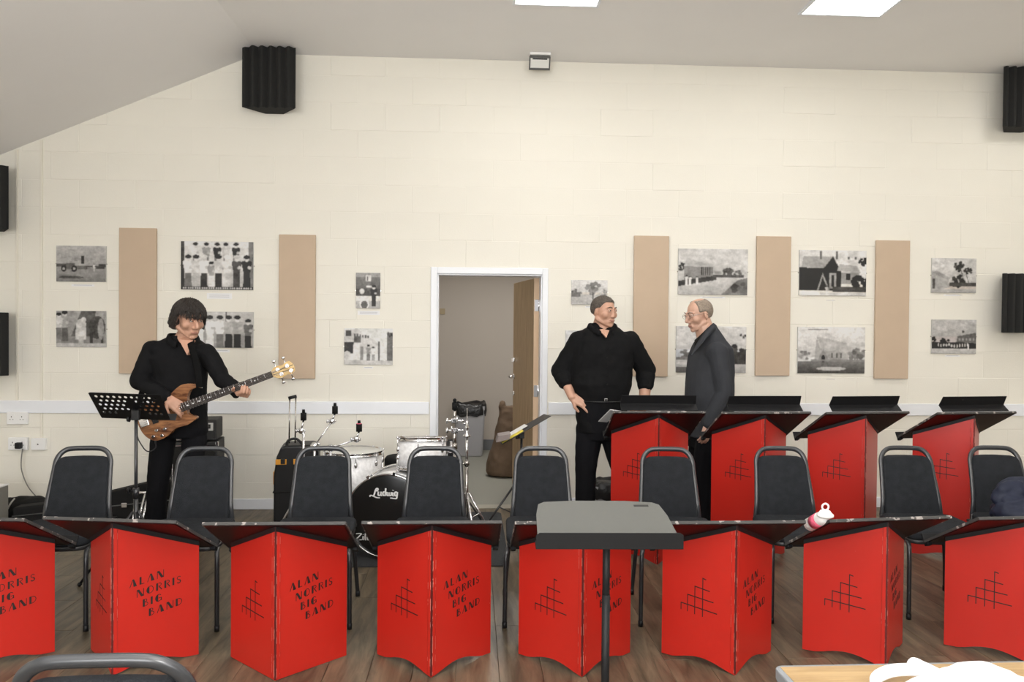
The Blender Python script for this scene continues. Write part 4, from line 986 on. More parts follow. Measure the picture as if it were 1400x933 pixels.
skin = pr + [('c', neck0, neck1, .080, .074), ('c', neck1, HC+Vector((0, .02, -.03)), .064, .056), torso2(.90), ('c', sh_r, el_r, .055, .045), ('c', el_r, wr_r, .046, .030), ('c', sh_l, el_l, .055, .045), ('c', el_l, wr_l, .050, .036),
             ('c', hipL, knL, .08, .055), ('c', knL, ftL, .05, .036), ('c', hipR, knR, .08, .055), ('c', knR, ftR, .05, .036), ('c', ftL, ftL+Vector((-.03, -.15, -.035)), .034, .028), ('c', ftR, ftR+Vector((.04, -.15, -.035)), .034, .028)]
skin += hand_prims(wr_r, (.84, -.26, -.34), (-.05, -.95, .30), 1.08, .18, .40, 1)
skin += hand_prims(wr_l, (-.75, -.35, -.35), (.2, -.9, .2), 1.05, .2, .25, -1)
body = fused('body', skin, SKIN2, man2, .0042, 3)
face_bits(body, HM, hk, look=(.6, 0), smile=1)
shirt = [torso2(1.0), ('c', sh_r, el_r, .080, .070), ('c', el_r, el_r.lerp(wr_r, .28), .072, .066), ('c', sh_l, el_l, .080, .070), ('c', el_l, el_l.lerp(wr_l, .30), .068, .062),
         ('e', sh_r+Vector((.06, 0, .02)), (.105, .09, .060), (0, -.4, 0)), ('e', sh_l+Vector((-.06, 0, .02)), (.105, .09, .060), (0, .4, 0))]
sh = fused('shirt', shirt, SHIRT2, man2, .0065, 3, (.011, 8, (1, 1, .6)))
for e_, w_ in ((el_r, wr_r), (el_l, wr_l)):
    fused('rolled_cuff', [('c', e_.lerp(w_, .20), e_.lerp(w_, .40), .066, .060)], SHIRT2, sh, .005, 2, (.006, 20, (1, 1, 1)))
collar(b(824, 448, .0), man2, SHIRT2, .086, .032, yaw=R(8))
q = [b(819, 451, -.075), b(825, 450, -.085), b(833, 452, -.075), b(829, 462, -.140)]
bm = NB(); f0 = [bm.verts.new(v) for v in q]; f1 = [bm.verts.new(v+Vector((0, .07, 0))) for v in q]
bm.faces.new(f0); bm.faces.new(f1[::-1]); [bm.faces.new((f0[i], f1[i], f1[(i+1)%4], f0[(i+1)%4])) for i in range(4)]
obj('open_neck', bm, SKIN2, man2)
for y in (478, 490, 502, 514, 526):
    bm = NB(); p = b(831, y, -.155-(.008 if y > 500 else 0)); add_cyl(bm, p, p+Vector((0, .012, 0)), .0055, n=10); obj('button', bm, SHIRT1, sh)
tr = [('l', [(q.x, q.y, q.z, rx, ry, R(4)) for q, rx, ry in ((b(822, 600, .02), .150, .12), (b(822, 585, .02), .172, .145), (b(822, 565, .02), .176, .150), (b(822, 548, .02), .176, .152))]),
      ('c', hipL, knL, .100, .076), ('c', knL, ftL, .076, .070), ('c', hipR, knR, .100, .076), ('c', knR, ftR, .076, .070)]
fused('trousers', tr, TROU, man2, .0065, 3, (.006, 8, (1, 1, .5)))
bm = NB(); rr = []
for i in range(33): a = 2*PI*i/32; q = b(822, 547, .02); rr.append((q.x+.181*math.cos(a), q.y+.158*math.sin(a), q.z))
add_tube(bm, rr, .004, 6, ry=.016, up=(0, 0, 1)); obj('belt', bm, SHOE, man2)
bm = NB(); q = b(828, 547, -.145); add_box(bm, q.x-.010, q.x+.014, q.y-.006, q.y+.004, q.z-.010, q.z+.010); obj('belt_buckle', bm, CHROME, man2, bevel=.003)
for f in (ftL, ftR):
    fused('shoe', [('c', f+Vector((0, .02, -.030)), f+Vector((0, -.19, -.040)), .042, .033), ('c', f, f+Vector((0, -.03, -.02)), .045, .040)], SHOE, man2, .006, 3)
def hair2(d):
    front = -d.y; lat = d.z
    line = .52 - .50*sm(.75, .35, front) - .55*sm(.2, -.3, front)       # hairline height by direction
    m_ = sm(line-.10, line+.06, lat); return (1.0+.022*sm(0, .7, lat))*m_+.80*(1-m_)+.02*m_, (0, 0, 0)
hair_cap('hair', HM, hk, HAIR2, hair2, body, 96, 64, .005, rad=(.080, .100, .089))

# --- bald man in grey jacket, seen from his side
BP3 = Vector((1.63, 5.55, 0)); Y3 = BP3.y
man3 = thing('person', 'bald man with glasses in charcoal jacket, standing side-on facing left', 'person', BP3)
def b(x, y, dy=0): return at(x, y, Y3+dy)-BP3
HC = b(955, 431, .0); pr, HM, hk = head_prims(HC, R(-74), R(12), .240, 1.0, 1.02)
neck0, neck1 = b(967, 463, .0), b(962, 447, .0); sh_n, sh_f = b(981, 482, -.17), b(972, 482, .17)
el_n, el_f = b(990, 537, -.20), b(968, 533, .20); wr_n, wr_f = b(968, 580, -.20), b(948, 568, .20)
hip_n, hip_f = b(968, 600, -.08), b(960, 600, .08); kn_n, kn_f = b(960, 655, -.09), b(952, 655, .09); ft_n, ft_f = Vector((kn_n.x+.01, -.10, .07)), Vector((kn_f.x-.02, .10, .07))
TS3 = ((969, 597, .150, .185, 0), (969, 575, .155, .190, 0), (969, 550, .160, .195, 0), (970, 525, .158, .195, 0), (971, 505, .152, .200, 0), (972, 488, .140, .205, 0), (973, 476, .120, .195, 0), (972, 466, .090, .14, 0), (971, 456, .072, .095, 0), (969, 447, .058, .066, 0))
def torso3(sc, lo=None): return ('l', [(b(x, y).x, b(x, y).y, b(x, y).z, rx*sc, ry*sc, R(14)) for x, y, rx, ry, dy in (TS3 if lo is None else TS3[lo:])])
skin = pr + [('c', neck0, neck1, .074, .068), ('c', neck1, HC+Vector((.025, 0, -.03)), .066, .060), torso3(.86), ('c', sh_n, el_n, .045, .038), ('c', el_n, wr_n, .036, .027), ('c', sh_f, el_f, .045, .038), ('c', el_f, wr_f, .036, .027),
             ('c', hip_n, kn_n, .075, .05), ('c', kn_n, ft_n, .048, .035), ('c', hip_f, kn_f, .075, .05), ('c', kn_f, ft_f, .048, .035), ('c', ft_n, ft_n+Vector((-.15, -.03, -.035)), .034, .028), ('c', ft_f, ft_f+Vector((-.15, .0, -.035)), .034, .028)]
skin += hand_prims(wr_n, (-.22, -.05, -1), (.25, -.95, .0), .98, .40, .05, -1)
skin += hand_prims(wr_f, (-.3, 0, -1), (.3, .95, .0), .98, .45, .05, 1)
body = fused('body', skin, SKIN3, man3, .0042, 3)
face_bits(body, HM, hk, brow=mat('grey_brow', (.20, .15, .12), .8), look=(0, -.5))
jk = [torso3(1.0), ('c', sh_n, el_n, .076, .062), ('c', el_n, el_n.lerp(wr_n, .94), .061, .050), ('c', sh_f, el_f, .076, .062), ('c', el_f, el_f.lerp(wr_f, .94), .061, .050), ('e', sh_n+Vector((0, .03, -.01)), (.085, .09, .075)), ('e', sh_f+Vector((0, -.03, -.01)), (.085, .09, .075))]
jo = fused('jacket', jk, JACK, man3, .0065, 3, (.006, 7, (1, 1, .5)))
# turned-down collar and lapel of the jacket, black shirt collar inside
def ribbon_sheet(name, rows, m, parent, th=.007):
    bm = NB(); g = [[bm.verts.new(p) for p in spline(r_, 6)] for r_ in rows]
    for A, B in zip(g, g[1:]):
        for i in range(len(A)-1): f = bm.faces.new((A[i], A[i+1], B[i+1], B[i])); f.smooth = True
    o = obj(name, bm, m, parent); md = o.modifiers.new('s', 'SOLIDIFY'); md.thickness = th; md.offset = 0; return o
c0 = [b(944, 486, -.165), b(951, 473, -.145), b(958, 462, -.115), b(966, 451, -.095), b(974, 443, -.04), b(976, 443, .05)]
c1 = [b(946, 487, -.185), b(953, 478, -.185), b(960, 470, -.165), b(969, 460, -.140), b(979, 451, -.06), b(981, 450, .06)]
ribbon_sheet('jacket_collar', [c0, [p.lerp(q, .5)+Vector((0, -.010, .006)) for p, q in zip(c0, c1)], c1], JACK, jo, .008)
s0 = [b(950, 465, -.03), b(954, 462, -.07), b(961, 455, -.085), b(969, 447, -.06), b(973, 443, .0)]
s1 = [b(950, 474, -.05), b(954, 472, -.10), b(961, 464, -.11), b(970, 455, -.09), b(975, 450, .0)]
ribbon_sheet('shirt_collar', [s0, s1], SHIRT2, man3, .006)
tr = [('l', [(q.x, q.y, q.z, rx, ry, R(14)) for q, rx, ry in ((b(966, 612), .115, .16), (b(967, 598), .13, .175), (b(968, 580), .13, .175))]),
      ('c', hip_n, kn_n, .092, .072), ('c', kn_n, ft_n, .072, .064), ('c', hip_f, kn_f, .092, .072), ('c', kn_f, ft_f, .072, .064)]
fused('trousers', tr, TROU, man3, .0065, 3, (.005, 8, (1, 1, .5)))
for f in (ft_n, ft_f):
    fused('shoe', [('c', f+Vector((.02, 0, -.030)), f+Vector((-.19, 0, -.040)), .040, .032), ('c', f, f+Vector((-.03, 0, -.02)), .045, .040)], SHOE, man3, .006, 3)
def hair3(d):
    back = d.y; lat = d.z; side = abs(d.x)
    top = sm(.95, .84, lat); top = max(top, sm(.05, .35, back)*sm(.97, .85, lat)); low = sm(-.80, -.62, lat) if back > .1 else sm(-.18, .02, lat)
    fr = sm(-.62, -.38, back); ear = 1-sm(.28, .12, math.hypot(back-.02, (lat+.38)*1.0)); m_ = top*low*fr*ear
    return 1.012*m_+.84*(1-m_), (0, 0, 0)
hair_cap('hair', HM, hk, HAIR3, hair3, body, 96, 64, .002, rad=(.080, .100, .089))
bm = NB()
for s in (-1, 1):
    add_tube(bm, [HM @ (Vector((s*(.030+.022*math.cos(a)), -.100, .006+.016*math.sin(a)))*hk) for a in [2*PI*i/16 for i in range(17)]], .0011, 6)
    add_tube(bm, [HM @ (Vector(q)*hk) for q in ((s*.052, -.099, .012), (s*.074, -.06, .012), (s*.086, .005, .010), (s*.084, .022, -.004))], .0014, 6)
add_tube(bm, [HM @ (Vector(q)*hk) for q in ((-.009, -.101, .010), (0, -.106, .014), (.009, -.101, .010))], .0012, 6)
tag(obj('glasses', bm, STEEL, body))

# ------------------------------------------------------------------ bass guitar
GY = 4.885
gp = at(225, 575, GY); guitar = thing('bass_guitar', 'wooden four-string bass guitar with pale headstock, held by the long-haired man', 'bass guitar', gp)
def g(x, y, dy=0):
    # the neck leans slightly away from the player
    return at(x, y, GY+dy)-gp
def flat(pts, dy, th, name, m, parent, bevel=0, seg=2, smooth=False):
    bm = NB(); fr = [bm.verts.new(g(x, y, dy)) for x, y in pts]; bk = [bm.verts.new(v.co+Vector((0, th, 0))) for v in fr]; n = len(pts)
    bm.faces.new(fr); bm.faces.new(bk[::-1]); [bm.faces.new((fr[i], bk[i], bk[(i+1)%n], fr[(i+1)%n])) for i in range(n)]
    return obj(name, bm, m, parent, bevel=bevel, seg=seg, smooth=smooth)
out = [Vector((x, y, 0)) for x, y in ((271, 529), (268, 526), (262, 525), (255, 525), (247, 527), (239, 533), (231, 541), (222, 547), (212, 550), (203, 552), (194, 557), (188, 566), (187, 575), (191, 586), (197, 595), (205, 601), (214, 603), (223, 600), (231, 595), (238, 588), (246, 584), (255, 582), (263, 577), (269, 572), (266, 569), (260, 568), (256, 564), (257, 555), (256, 546), (257, 540), (260, 534), (266, 531))]
pts = [(p.x, p.y) for p in spline(out+[out[0]], 4)[:-1]]
flat(pts, 0, .042, 'guitar_body', WALNUT, guitar, bevel=.010, seg=3)
u = Vector((372-258, 512-554)).normalized(); vv = Vector((-u.y, u.x))
def n2(d, s): p = Vector((258, 554))+u*d+vv*s; return (p.x, p.y)
Ln = (Vector((372, 512))-Vector((258, 554))).length
flat([n2(-18, -5.4), n2(Ln, -4.2), n2(Ln, 4.2), n2(-18, 5.4)], -.006, .022, 'neck', MAPLE, guitar, bevel=.004)
flat([n2(-20, -6.0), n2(Ln, -4.4), n2(Ln, 4.4), n2(-20, 6.0)], -.012, .007, 'fretboard', FRET, guitar)
x_ = Ln+165; pos = []; sc_len = Ln+66
bm = NB()
for i in range(1, 25):
    d = Ln-(sc_len*(1-2**(-i/12)))
    if d < -19: break
    w_ = 4.6+1.5*(1-d/Ln); a_, c_ = g(*n2(d, -w_), -.0135), g(*n2(d, w_), -.0135); add_cyl(bm, a_, c_, .0016, n=6)
o = obj('frets', bm, CHROME, guitar); o['kind'] = 'stuff'
for i in (3, 5, 7, 9, 12, 15, 17, 19):
    d0 = Ln-sc_len*(1-2**(-i/12)); d1 = Ln-sc_len*(1-2**(-(i-1)/12)); q = g(*n2((d0+d1)/2, 0), -.0125); bm = NB(); add_cyl(bm, q, q+Vector((0, .001, 0)), .0045, n=10); obj('inlay_dot', bm, PAPER, guitar)
hs = [n2(Ln, -4.2), n2(Ln+4, -7.5), n2(Ln+10, -8.5), n2(Ln+17, -7), n2(Ln+22, -9), n2(Ln+28, -9.5), n2(Ln+31, -5), n2(Ln+32, 1), n2(Ln+31, 6), n2(Ln+26, 9), n2(Ln+19, 7.5), n2(Ln+13, 9), n2(Ln+6, 8), n2(Ln, 4.2)]
head = flat(hs, -.008, .014, 'headstock', MAPLE, guitar, bevel=.002)
for s_ in (-1.6, 1.6): flat([n2(Ln+1, s_-.4), n2(Ln+31, s_*1.5-.5), n2(Ln+31, s_*1.5+.5), n2(Ln+1, s_+.4)], -.0086, .001, 'dark_inlay_stripe', FRET, head)
for k, (d, s) in enumerate(((8, -3.6), (22, -4), (11, 4), (25, 4))):
    d += Ln; q = g(*n2(d, s), -.03); bm = NB(); add_cyl(bm, q, q+Vector((0, .028, 0)), .007, n=12); add_cyl(bm, q+Vector((0, .018, 0)), q+Vector((0, .022, 0)), .012, n=12)
    sg = -1 if s < 0 else 1; e_ = g(*n2(d, sg*13.5), .012); add_cyl(bm, g(*n2(d, s), .012), e_, .0035, n=8)
    dv = (g(*n2(d, sg*17.5), .012)-e_); add_tube(bm, [e_, e_+dv*.5, e_+dv], [.004, .012, .009], 10, ry=.004, up=Vector((dv.z, 0, -dv.x))); obj('tuning_peg', bm, CHROME, head)
for k, s in enumerate((-3, -1, 1, 3)):
    bm = NB(); add_tube(bm, [g(*n2(-66, s*1.35), -.018), g(*n2(Ln, s), -.0155), g(*n2(Ln+(8, 22, 25, 11)[k], (-3.6, -4, 4, 4)[k]), -.020)], .0014-.0002*k, 6); obj('string', bm, STEEL, guitar)
flat([n2(-72, -7), n2(-60, -7), n2(-60, 7), n2(-72, 7)], -.014, .014, 'bridge', CHROME, guitar, bevel=.002)
for d in (-34, -50): flat([n2(d-5, -8), n2(d+3, -8), n2(d+3, 8), n2(d-5, 8)], -.010, .010, 'pickup', BLK, guitar, bevel=.002)
for x, y in ((209, 597.5), (221, 596), (213.5, 589), (225, 587)):
    q = g(x, y, -.020); bm = NB(); add_cyl(bm, q, q+Vector((0, .02, 0)), .010, n=14); obj('control_knob', bm, CHROME, guitar, bevel=.0015)
q = g(271.5, 529.5, .014); bm = NB(); add_cyl(bm, q, q+Vector((.022, 0, 0)), .007, n=10); obj('strap_button', bm, CHROME, guitar)
st = [at(273, 530, GY-.005)-gp, at(272, 520, GY-.01)-gp, at(270, 505, GY+.01)-gp, at(266, 488, Y1-.145)-gp, at(262, 474, Y1-.12)-gp, at(258, 464, Y1-.02)-gp, at(240, 462, Y1+.08)-gp, at(222, 475, Y1+.155)-gp, at(205, 505, Y1+.17)-gp, at(192, 545, Y1+.05)-gp, at(190, 575, GY+.03)-gp]
bm = NB(); add_tube(bm, spline(st, 8), .022, 8, ry=.0025, up=(1, 0, .3)); obj('strap', bm, mat('black_strap', (.006, .006, .006), .9, spec=.1), guitar)
cb = [g(213, 604, .02), g(213, 612, -.0), g(207, 617, -.02), g(199, 616, -.02), g(190, 603, -.02), g(187, 596, .0), g(186, 620, .05), g(187, 680, .2)]
cb += [Vector((cb[-1].x+.02, cb[-1].y+.1, -gp.z+.006)), Vector((cb[-1].x+.6, cb[-1].y+.6, -gp.z+.006))]
bm = NB(); add_tube(bm, spline(cb, 8), .0035, 8); add_cyl(bm, g(213, 600, .02), g(213, 607, .01), .006, n=10); tag(obj('guitar_lead', bm, BLK, guitar))

# ------------------------------------------------------------------ music stands at the back
dk = at(175, 540, 4.5); t = thing('perforated_music_stand', 'black perforated music stand in front of the bass player', 'music stand', (at(186, 600, 4.6).x, 4.6, 0))
o_ = Vector(t.location)
TL, TR, BL, BR = at(120, 536.5, 4.46)-o_, at(219, 540, 4.50)-o_, at(139, 571.5, 4.68)-o_, at(240, 575, 4.72)-o_
ux = (TR-TL); uy = (BL-TL)
bm = NB(); edges = []
def loop(pts):
    vs = [bm.verts.new((p[0], p[1], 0)) for p in pts]; return [bm.edges.new((vs[i], vs[(i+1) % len(vs)])) for i in range(len(vs))]
es = loop(rounded(0, 0, 1, 1, .045, 4))
cols = [(.14+.058*i) for i in range(14)]
for r_ in range(5):
    y = .14+.155*r_
    for i in range(11):
        x = .085+.082*i+(.04 if r_ % 2 else 0)
        if .46 < x < .58 and .25 < y: continue
        if x > .93 or (y > .7 and .3 < x < .72): continue
        es += loop([(x+.0215*math.cos(2*PI*k/10), y+.044*math.sin(2*PI*k/10)) for k in range(10)])
bmesh.ops.triangle_fill(bm, edges=es, use_beauty=True)
nrm = ux.cross(uy).normalized()
for v in bm.verts: v.co = TL + ux*v.co.x + uy*v.co.y
ob = obj('perforated_desk', bm, BLK, t); md = ob.modifiers.new('s', 'SOLIDIFY'); md.thickness = .0015
bm = NB(); nn = nrm if nrm.y > 0 else -nrm
v = [BL, BR, BR+nn*.045, BL+nn*.045]; v2 = [p+uy.normalized()*.002 for p in v]
a_ = [bm.verts.new(p) for p in v]; b_ = [bm.verts.new(p) for p in v2]; bm.faces.new(a_); bm.faces.new(b_[::-1]); [bm.faces.new((a_[i], b_[i], b_[(i+1)%4], a_[(i+1)%4])) for i in range(4)]
obj('ledge', bm, BLK, t)
cen = TL+ux*.52+uy*.62
bm = NB(); add_cyl(bm, (0, 0, .30), (cen.x*.0, 0, cen.z-.02), .0095); obj('pole', bm, LEGM, t)
bm = NB(); add_cyl(bm, (0, 0, .12), (0, 0, .52), .0135); add_cyl(bm, (0, 0, .50), (0, 0, .56), .018); obj('lower_pole', bm, LEGM, t)
bm = NB(); add_box(bm, -.022, .022, -.018, .018, cen.z-.06, cen.z+.0); add_tube(bm, [(0, 0, cen.z-.02), cen+Vector((0, -.0, .0))], .014, 8); obj('desk_clamp', bm, BLK, t, bevel=.004)
for z in (cen.z-.055, .545):
    bm = NB(); add_cyl(bm, (-.012, 0, z), (-.040, 0, z), .004, n=8); add_cyl(bm, (-.036, 0, z), (-.050, 0, z), .017, .014, n=10); obj('clamp_knob', bm, BLK, t)
def tripod(t, zt, r, rad=.008, a0=90, m=LEGM, zr=.14):
    for k in range(3):
        a = R(a0+120*k); c, s = math.cos(a), math.sin(a)
        bm = NB(); add_tube(bm, [(c*.015, s*.015, zt), (c*r, s*r, .012)], rad, 8); add_tube(bm, [(c*.015, s*.015, zr), (c*r*.5, s*r*.5, (zt+.012)/2)], rad*.6, 6)
        lg = obj('leg', bm, m, t); bm = NB(); add_ell(bm, (c*r, s*r, .012), .013, None, 10, 6); obj('rubber_foot', bm, BLK, lg)
tripod(t, .42, .30, a0=70)
# second stand before the doorway, seen edge-on, papers on it
t = thing('music_stand', 'black music stand seen edge-on before the doorway, yellow booklet on it', 'music stand', (at(713, 600, 5.62).x, 5.62, 0)); o_ = Vector(t.location)
A, B = at(684, 605, 5.62)-o_, at(749, 568, 5.62)-o_; d = (B-A); L = d.length; ang = math.atan2(d.z, d.x)
m = Matrix.Translation((A+B)/2) @ Matrix.Rotation(R(4), 4, 'Z') @ Matrix.Rotation(-ang, 4, 'Y') @ Matrix.Rotation(R(-5), 4, 'X')
bm = NB(); add_box(bm, -L/2, L/2, -.21, .21, -.0015, .0015, m); obj('desk_plate', bm, BLK, t, bevel=.0012, seg=1)
bm = NB(); add_box(bm, -L/2-.002, -L/2, -.21, .21, -.0015, .045, m); obj('ledge', bm, BLK, t)
bm = NB(); add_cyl(bm, (0, 0, .35), (0, 0, ((A+B)/2).z-.02), .009); obj('pole', bm, LEGM, t)
bm = NB(); add_cyl(bm, (0, 0, .12), (0, 0, .62), .013); obj('lower_pole', bm, LEGM, t)
bm = NB(); add_box(bm, -.02, .02, -.018, .018, ((A+B)/2).z-.07, ((A+B)/2).z-.008); add_cyl(bm, (-.02, 0, ((A+B)/2).z-.06), (-.045, 0, ((A+B)/2).z-.065), .014, n=10); obj('desk_clamp', bm, BLK, t, bevel=.003)
tripod(t, .42, .34, a0=200)
wmat = Matrix.Translation(o_) @ m
bm = NB(); add_box(bm, -L/2+.005, -.02, -.16, .06, .0022, .0085, wmat); tag(obj('yellow_booklet', bm, YELP), 'yellow booklet lying on the stand before the doorway', 'booklet')
bm = NB(); add_box(bm, -L/2+.02, .03, -.05, .20, .0092, .0112, wmat); tag(obj('sheet_of_paper', bm, PAPER), 'white sheet beside the yellow booklet on the doorway stand', 'paper')
q = at(687, 600, 5.38); bm = NB(); add_prism(bm, [(-.045, -.028), (.05, -.006), (.058, .032), (-.03, .018)], 'y', 0, .16, Matrix.Translation(q) @ Matrix.Rotation(R(0), 4, 'X')); tag(obj('grey_card_folder', bm, GPAPER, bevel=.002), 'grey card folder hanging over the low edge of the doorway stand', 'folder')

# white sheets on the tall desk nearest the doorway; bottle; jacket
q = [at(834, 560, 4.94), at(818, 576, 5.16), at(830, 577, 5.16), at(850, 562, 4.94)]
bm = NB(); v = [bm.verts.new(p) for p in q]; v2 = [bm.verts.new(p+Vector((0, 0, -.004))) for p in q]; bm.faces.new(v); bm.faces.new(v2[::-1]); [bm.faces.new((v[i], v2[i], v2[(i+1)%4], v[(i+1)%4])) for i in range(4)]
tag(obj('white_sheet_music', bm, PAPER), 'white paper sticking out at the left of the tall desk nearest the doorway', 'paper')
Mb = Matrix.Translation((1.864, 3.330, 0)) @ Matrix.Rotation(R(6), 4, 'Z') @ Matrix.Translation((0, -.022, HT+.012)) @ Matrix.Rotation(-math.atan2(DROP, DEPTH), 4, 'X')
q = Mb @ Vector((-.303, .012, .030)); t = thing('drink_bottle', 'white plastic bottle with ring cap and pink label, lying on a desk board', 'bottle', q)
m = Matrix.Rotation(R(8), 4, 'Y') @ Matrix.Rotation(R(-52), 4, 'X')
m = Matrix.Rotation(R(35), 4, 'Y') @ Matrix.Rotation(R(60), 4, 'X')
m = Mb.to_3x3().to_4x4() @ Matrix.Rotation(R(90), 4, 'X')
bm = NB(); add_lathe(bm, [(0, -.15), (.026, -.148), (.030, -.14), (.030, -.03), (.028, -.02), (.020, .0), (0, .0)], 24, m); obj('bottle_body', bm, WPLAST, t)
bm = NB(); add_lathe(bm, [(.0305, -.10), (.0312, -.10), (.0312, -.045), (.0305, -.045)], 24, m); obj('label_band', bm, PINK, t)
bm = NB(); add_lathe(bm, [(0, -.006), (.026, -.006), (.036, .0), (.036, .009), (.028, .015), (.020, .026), (0, .028)], 24); obj('cap', bm, WPLAST, t)
bm = NB(); add_tube(bm, [(.0145*math.cos(a), 0, .041+.0145*math.sin(a)) for a in [2*PI*i/20 for i in range(21)]], .0042, 8); obj('ring', bm, WPLAST, t)
t = thing('navy_jacket', 'crumpled navy waterproof jacket on the chair at the right edge', 'jacket', (3.06, 4.06, .463)); t.scale = (1.2, 1, 1.0)
fused('jacket_cloth', [('e', (.0, -.02, .07), (.17, .15, .08)), ('e', (.02, .045, .13), (.16, .07, .12), (-.2, 0, 0)), ('e', (-.07, .02, .15), (.09, .06, .09), (0, .5, 0)), ('e', (.12, .0, .16), (.09, .07, .09)), ('e', (.17, -.03, .10), (.07, .10, .07)), ('c', (-.1, -.02, .14), (.14, -.05, .06), .035, .03)], NAVY, t, .006, 2, (.020, 9, (1, 1.4, 1)))

# ------------------------------------------------------------------ drum kit
def drum(t, r, h, m, lugs=8, head=DRUMHEAD, hoop=CHROME, shell=PEARL, both=True, rods=True, a0=12):
    """drum along its own z, from 0 to h"""
    bm = NB(); add_lathe(bm, [(r-.006, .012), (r, .012), (r, h-.012), (r-.006, h-.012)], 48, m); obj('shell', bm, shell, t)
    for z0, z1, s in ((h-.022, h+.006, 1), (-.006, .022, -1)):
        bm = NB(); add_lathe(bm, [(r-.004, z0), (r+.009, z0), (r+.009, z0+.004), (r+.006, z0+.006), (r+.006, z1-.004), (r+.011, z1-.002), (r+.011, z1), (r+.003, z1), (r+.003, z0+.003), (r-.004, z0)], 48, m); obj('hoop', bm, hoop, t)
        bm = NB(); z = h-.001 if s > 0 else .001; add_lathe(bm, [(0, z), (r-.004, z), (r+.002, z-s*.006), (r+.002, z-s*.012)], 48, m); obj('drum_head', bm, head if s > 0 else DRUMHEAD, t)
    for k in range(lugs):
        a = 2*PI*k/lugs+R(a0); c, s = math.cos(a), math.sin(a)
        for z, z0, z1 in ((h-.075, h-.075, h+.006), (.075, .075, -.006)):
            bm = NB(); add_ell(bm, m @ Vector((c*(r+.006), s*(r+.006), z)), (.013, .013, .024), (m @ Matrix.Rotation(a, 4, 'Z')).to_euler(), 10, 8)
            add_cyl(bm, m @ Vector((c*(r+.013), s*(r+.013), z0)), m @ Vector((c*(r+.013), s*(r+.013), z1)), .003, n=6); add_cyl(bm, m @ Vector((c*(r+.013), s*(r+.013), z1-.008)), m @ Vector((c*(r+.013), s*(r+.013), z1+.004)), .006, n=8); obj('lug', bm, CHROME, t)
rx0, rx1 = at(440, 720, 5).x, at(681, 772, 4.87).x
bm = NB(); vs = add_prism(bm, rounded(-.65, -.72, .52, .72, .06, 4), 'z', .0006, .0075); t = obj('drum_rug', bm, RUG, None, bevel=.002, loc=((rx0+rx1)/2+.12, 5.58, 0)); tag(t, 'dark grey rug under the drum kit', 'rug')
# bass drum, batter towards the wall
bc = at(530, 713, 5.0); t = thing('bass_drum', 'white pearl bass drum with black front head and white script lettering', 'drum', (bc.x, 5.0, .0078)); cz = .285
m = Matrix.Translation((0, .0, cz)) @ Matrix.Rotation(R(-7), 4, 'Z') @ Matrix.Rotation(R(90), 4, 'X') @ Matrix.Translation((0, 0, -.36))
r = .262
bm = NB(); add_lathe(bm, [(r-.006, 0), (r, 0), (r, .36), (r-.006, .36)], 64, m); obj('shell', bm, PEARL, t)
for z0, z1 in ((.335, .375), (-.015, .025)):
    bm = NB(); add_lathe(bm, [(r+.002, z0), (r+.014, z0), (r+.014, z1), (r+.004, z1), (r+.002, z0)], 64, m); obj('hoop', bm, CHROME, t, bevel=.002)
bm = NB(); add_lathe(bm, [(0, .3665), (r-.015, .3665), (r+.004, .362)], 64, m); hd = obj('drum_head', bm, BLKHEAD, t)
bm = NB(); add_lathe(bm, [(0, -.004), (r, -.004)], 64, m); obj('rear_head', bm, DRUMHEAD, t)
for k in range(10):
    a = 2*PI*k/10+R(9); c, s = math.cos(a), math.sin(a); bm = NB()
    add_tube(bm, [m @ Vector((c*(r+.010), s*(r+.010), .06)), m @ Vector((c*(r+.014), s*(r+.014), .09)), m @ Vector((c*(r+.014), s*(r+.014), .26)), m @ Vector((c*(r+.010), s*(r+.010), .29))], .010, 8)
    add_cyl(bm, m @ Vector((c*(r+.018), s*(r+.018), .28)), m @ Vector((c*(r+.018), s*(r+.018), .385)), .0035, n=6); add_box(bm, -.012, .012, -.008, .008, .36, .384, m @ Matrix.Rotation(a, 4, 'Z') @ Matrix.Translation((r+.016, 0, 0))); obj('claw_lug', bm, CHROME, t)
for s_ in (-1, 1):
    bm = NB(); add_cyl(bm, m @ Vector((s_*r*.86, -r*.45, .27)), Vector((s_*.36, -.10, .012)), .007); add_ell(bm, (s_*.36, -.10, .014), .012, None, 8, 6); obj('spur', bm, CHROME, t)
# script logo strokes on the front head
def script(parts, ox, oy, sc, name, wdt):
    bm = NB()
    for st_ in parts:
        P = spline([Vector((x, y, 0)) for x, y in st_], 6); ww = wdt; k = len(P)
        L_, R_ = [], []
        for i, p_ in enumerate(P):
            d_ = (P[min(i+1, k-1)]-P[max(i-1, 0)]).normalized(); w2 = ww*(.62+.38*abs(d_.y)); q_ = Vector((-d_.y, d_.x, 0))*w2
            L_.append(p_+q_); R_.append(p_-q_)
        def V(p_, z): return bm.verts.new(m @ Vector(((ox+p_.x*sc), (oy+p_.y*sc), .3672+z)))
        a_ = [(V(l, .0008), V(r_, .0008), V(r_, 0), V(l, 0)) for l, r_ in zip(L_, R_)]
        for A_, B_ in zip(a_, a_[1:]):
            for i in range(4): bm.faces.new((A_[i], A_[(i+1)%4], B_[(i+1)%4], B_[i]))
        bm.faces.new(a_[0]); bm.faces.new(a_[-1][::-1])
    obj(name, bm, LOGO, hd)
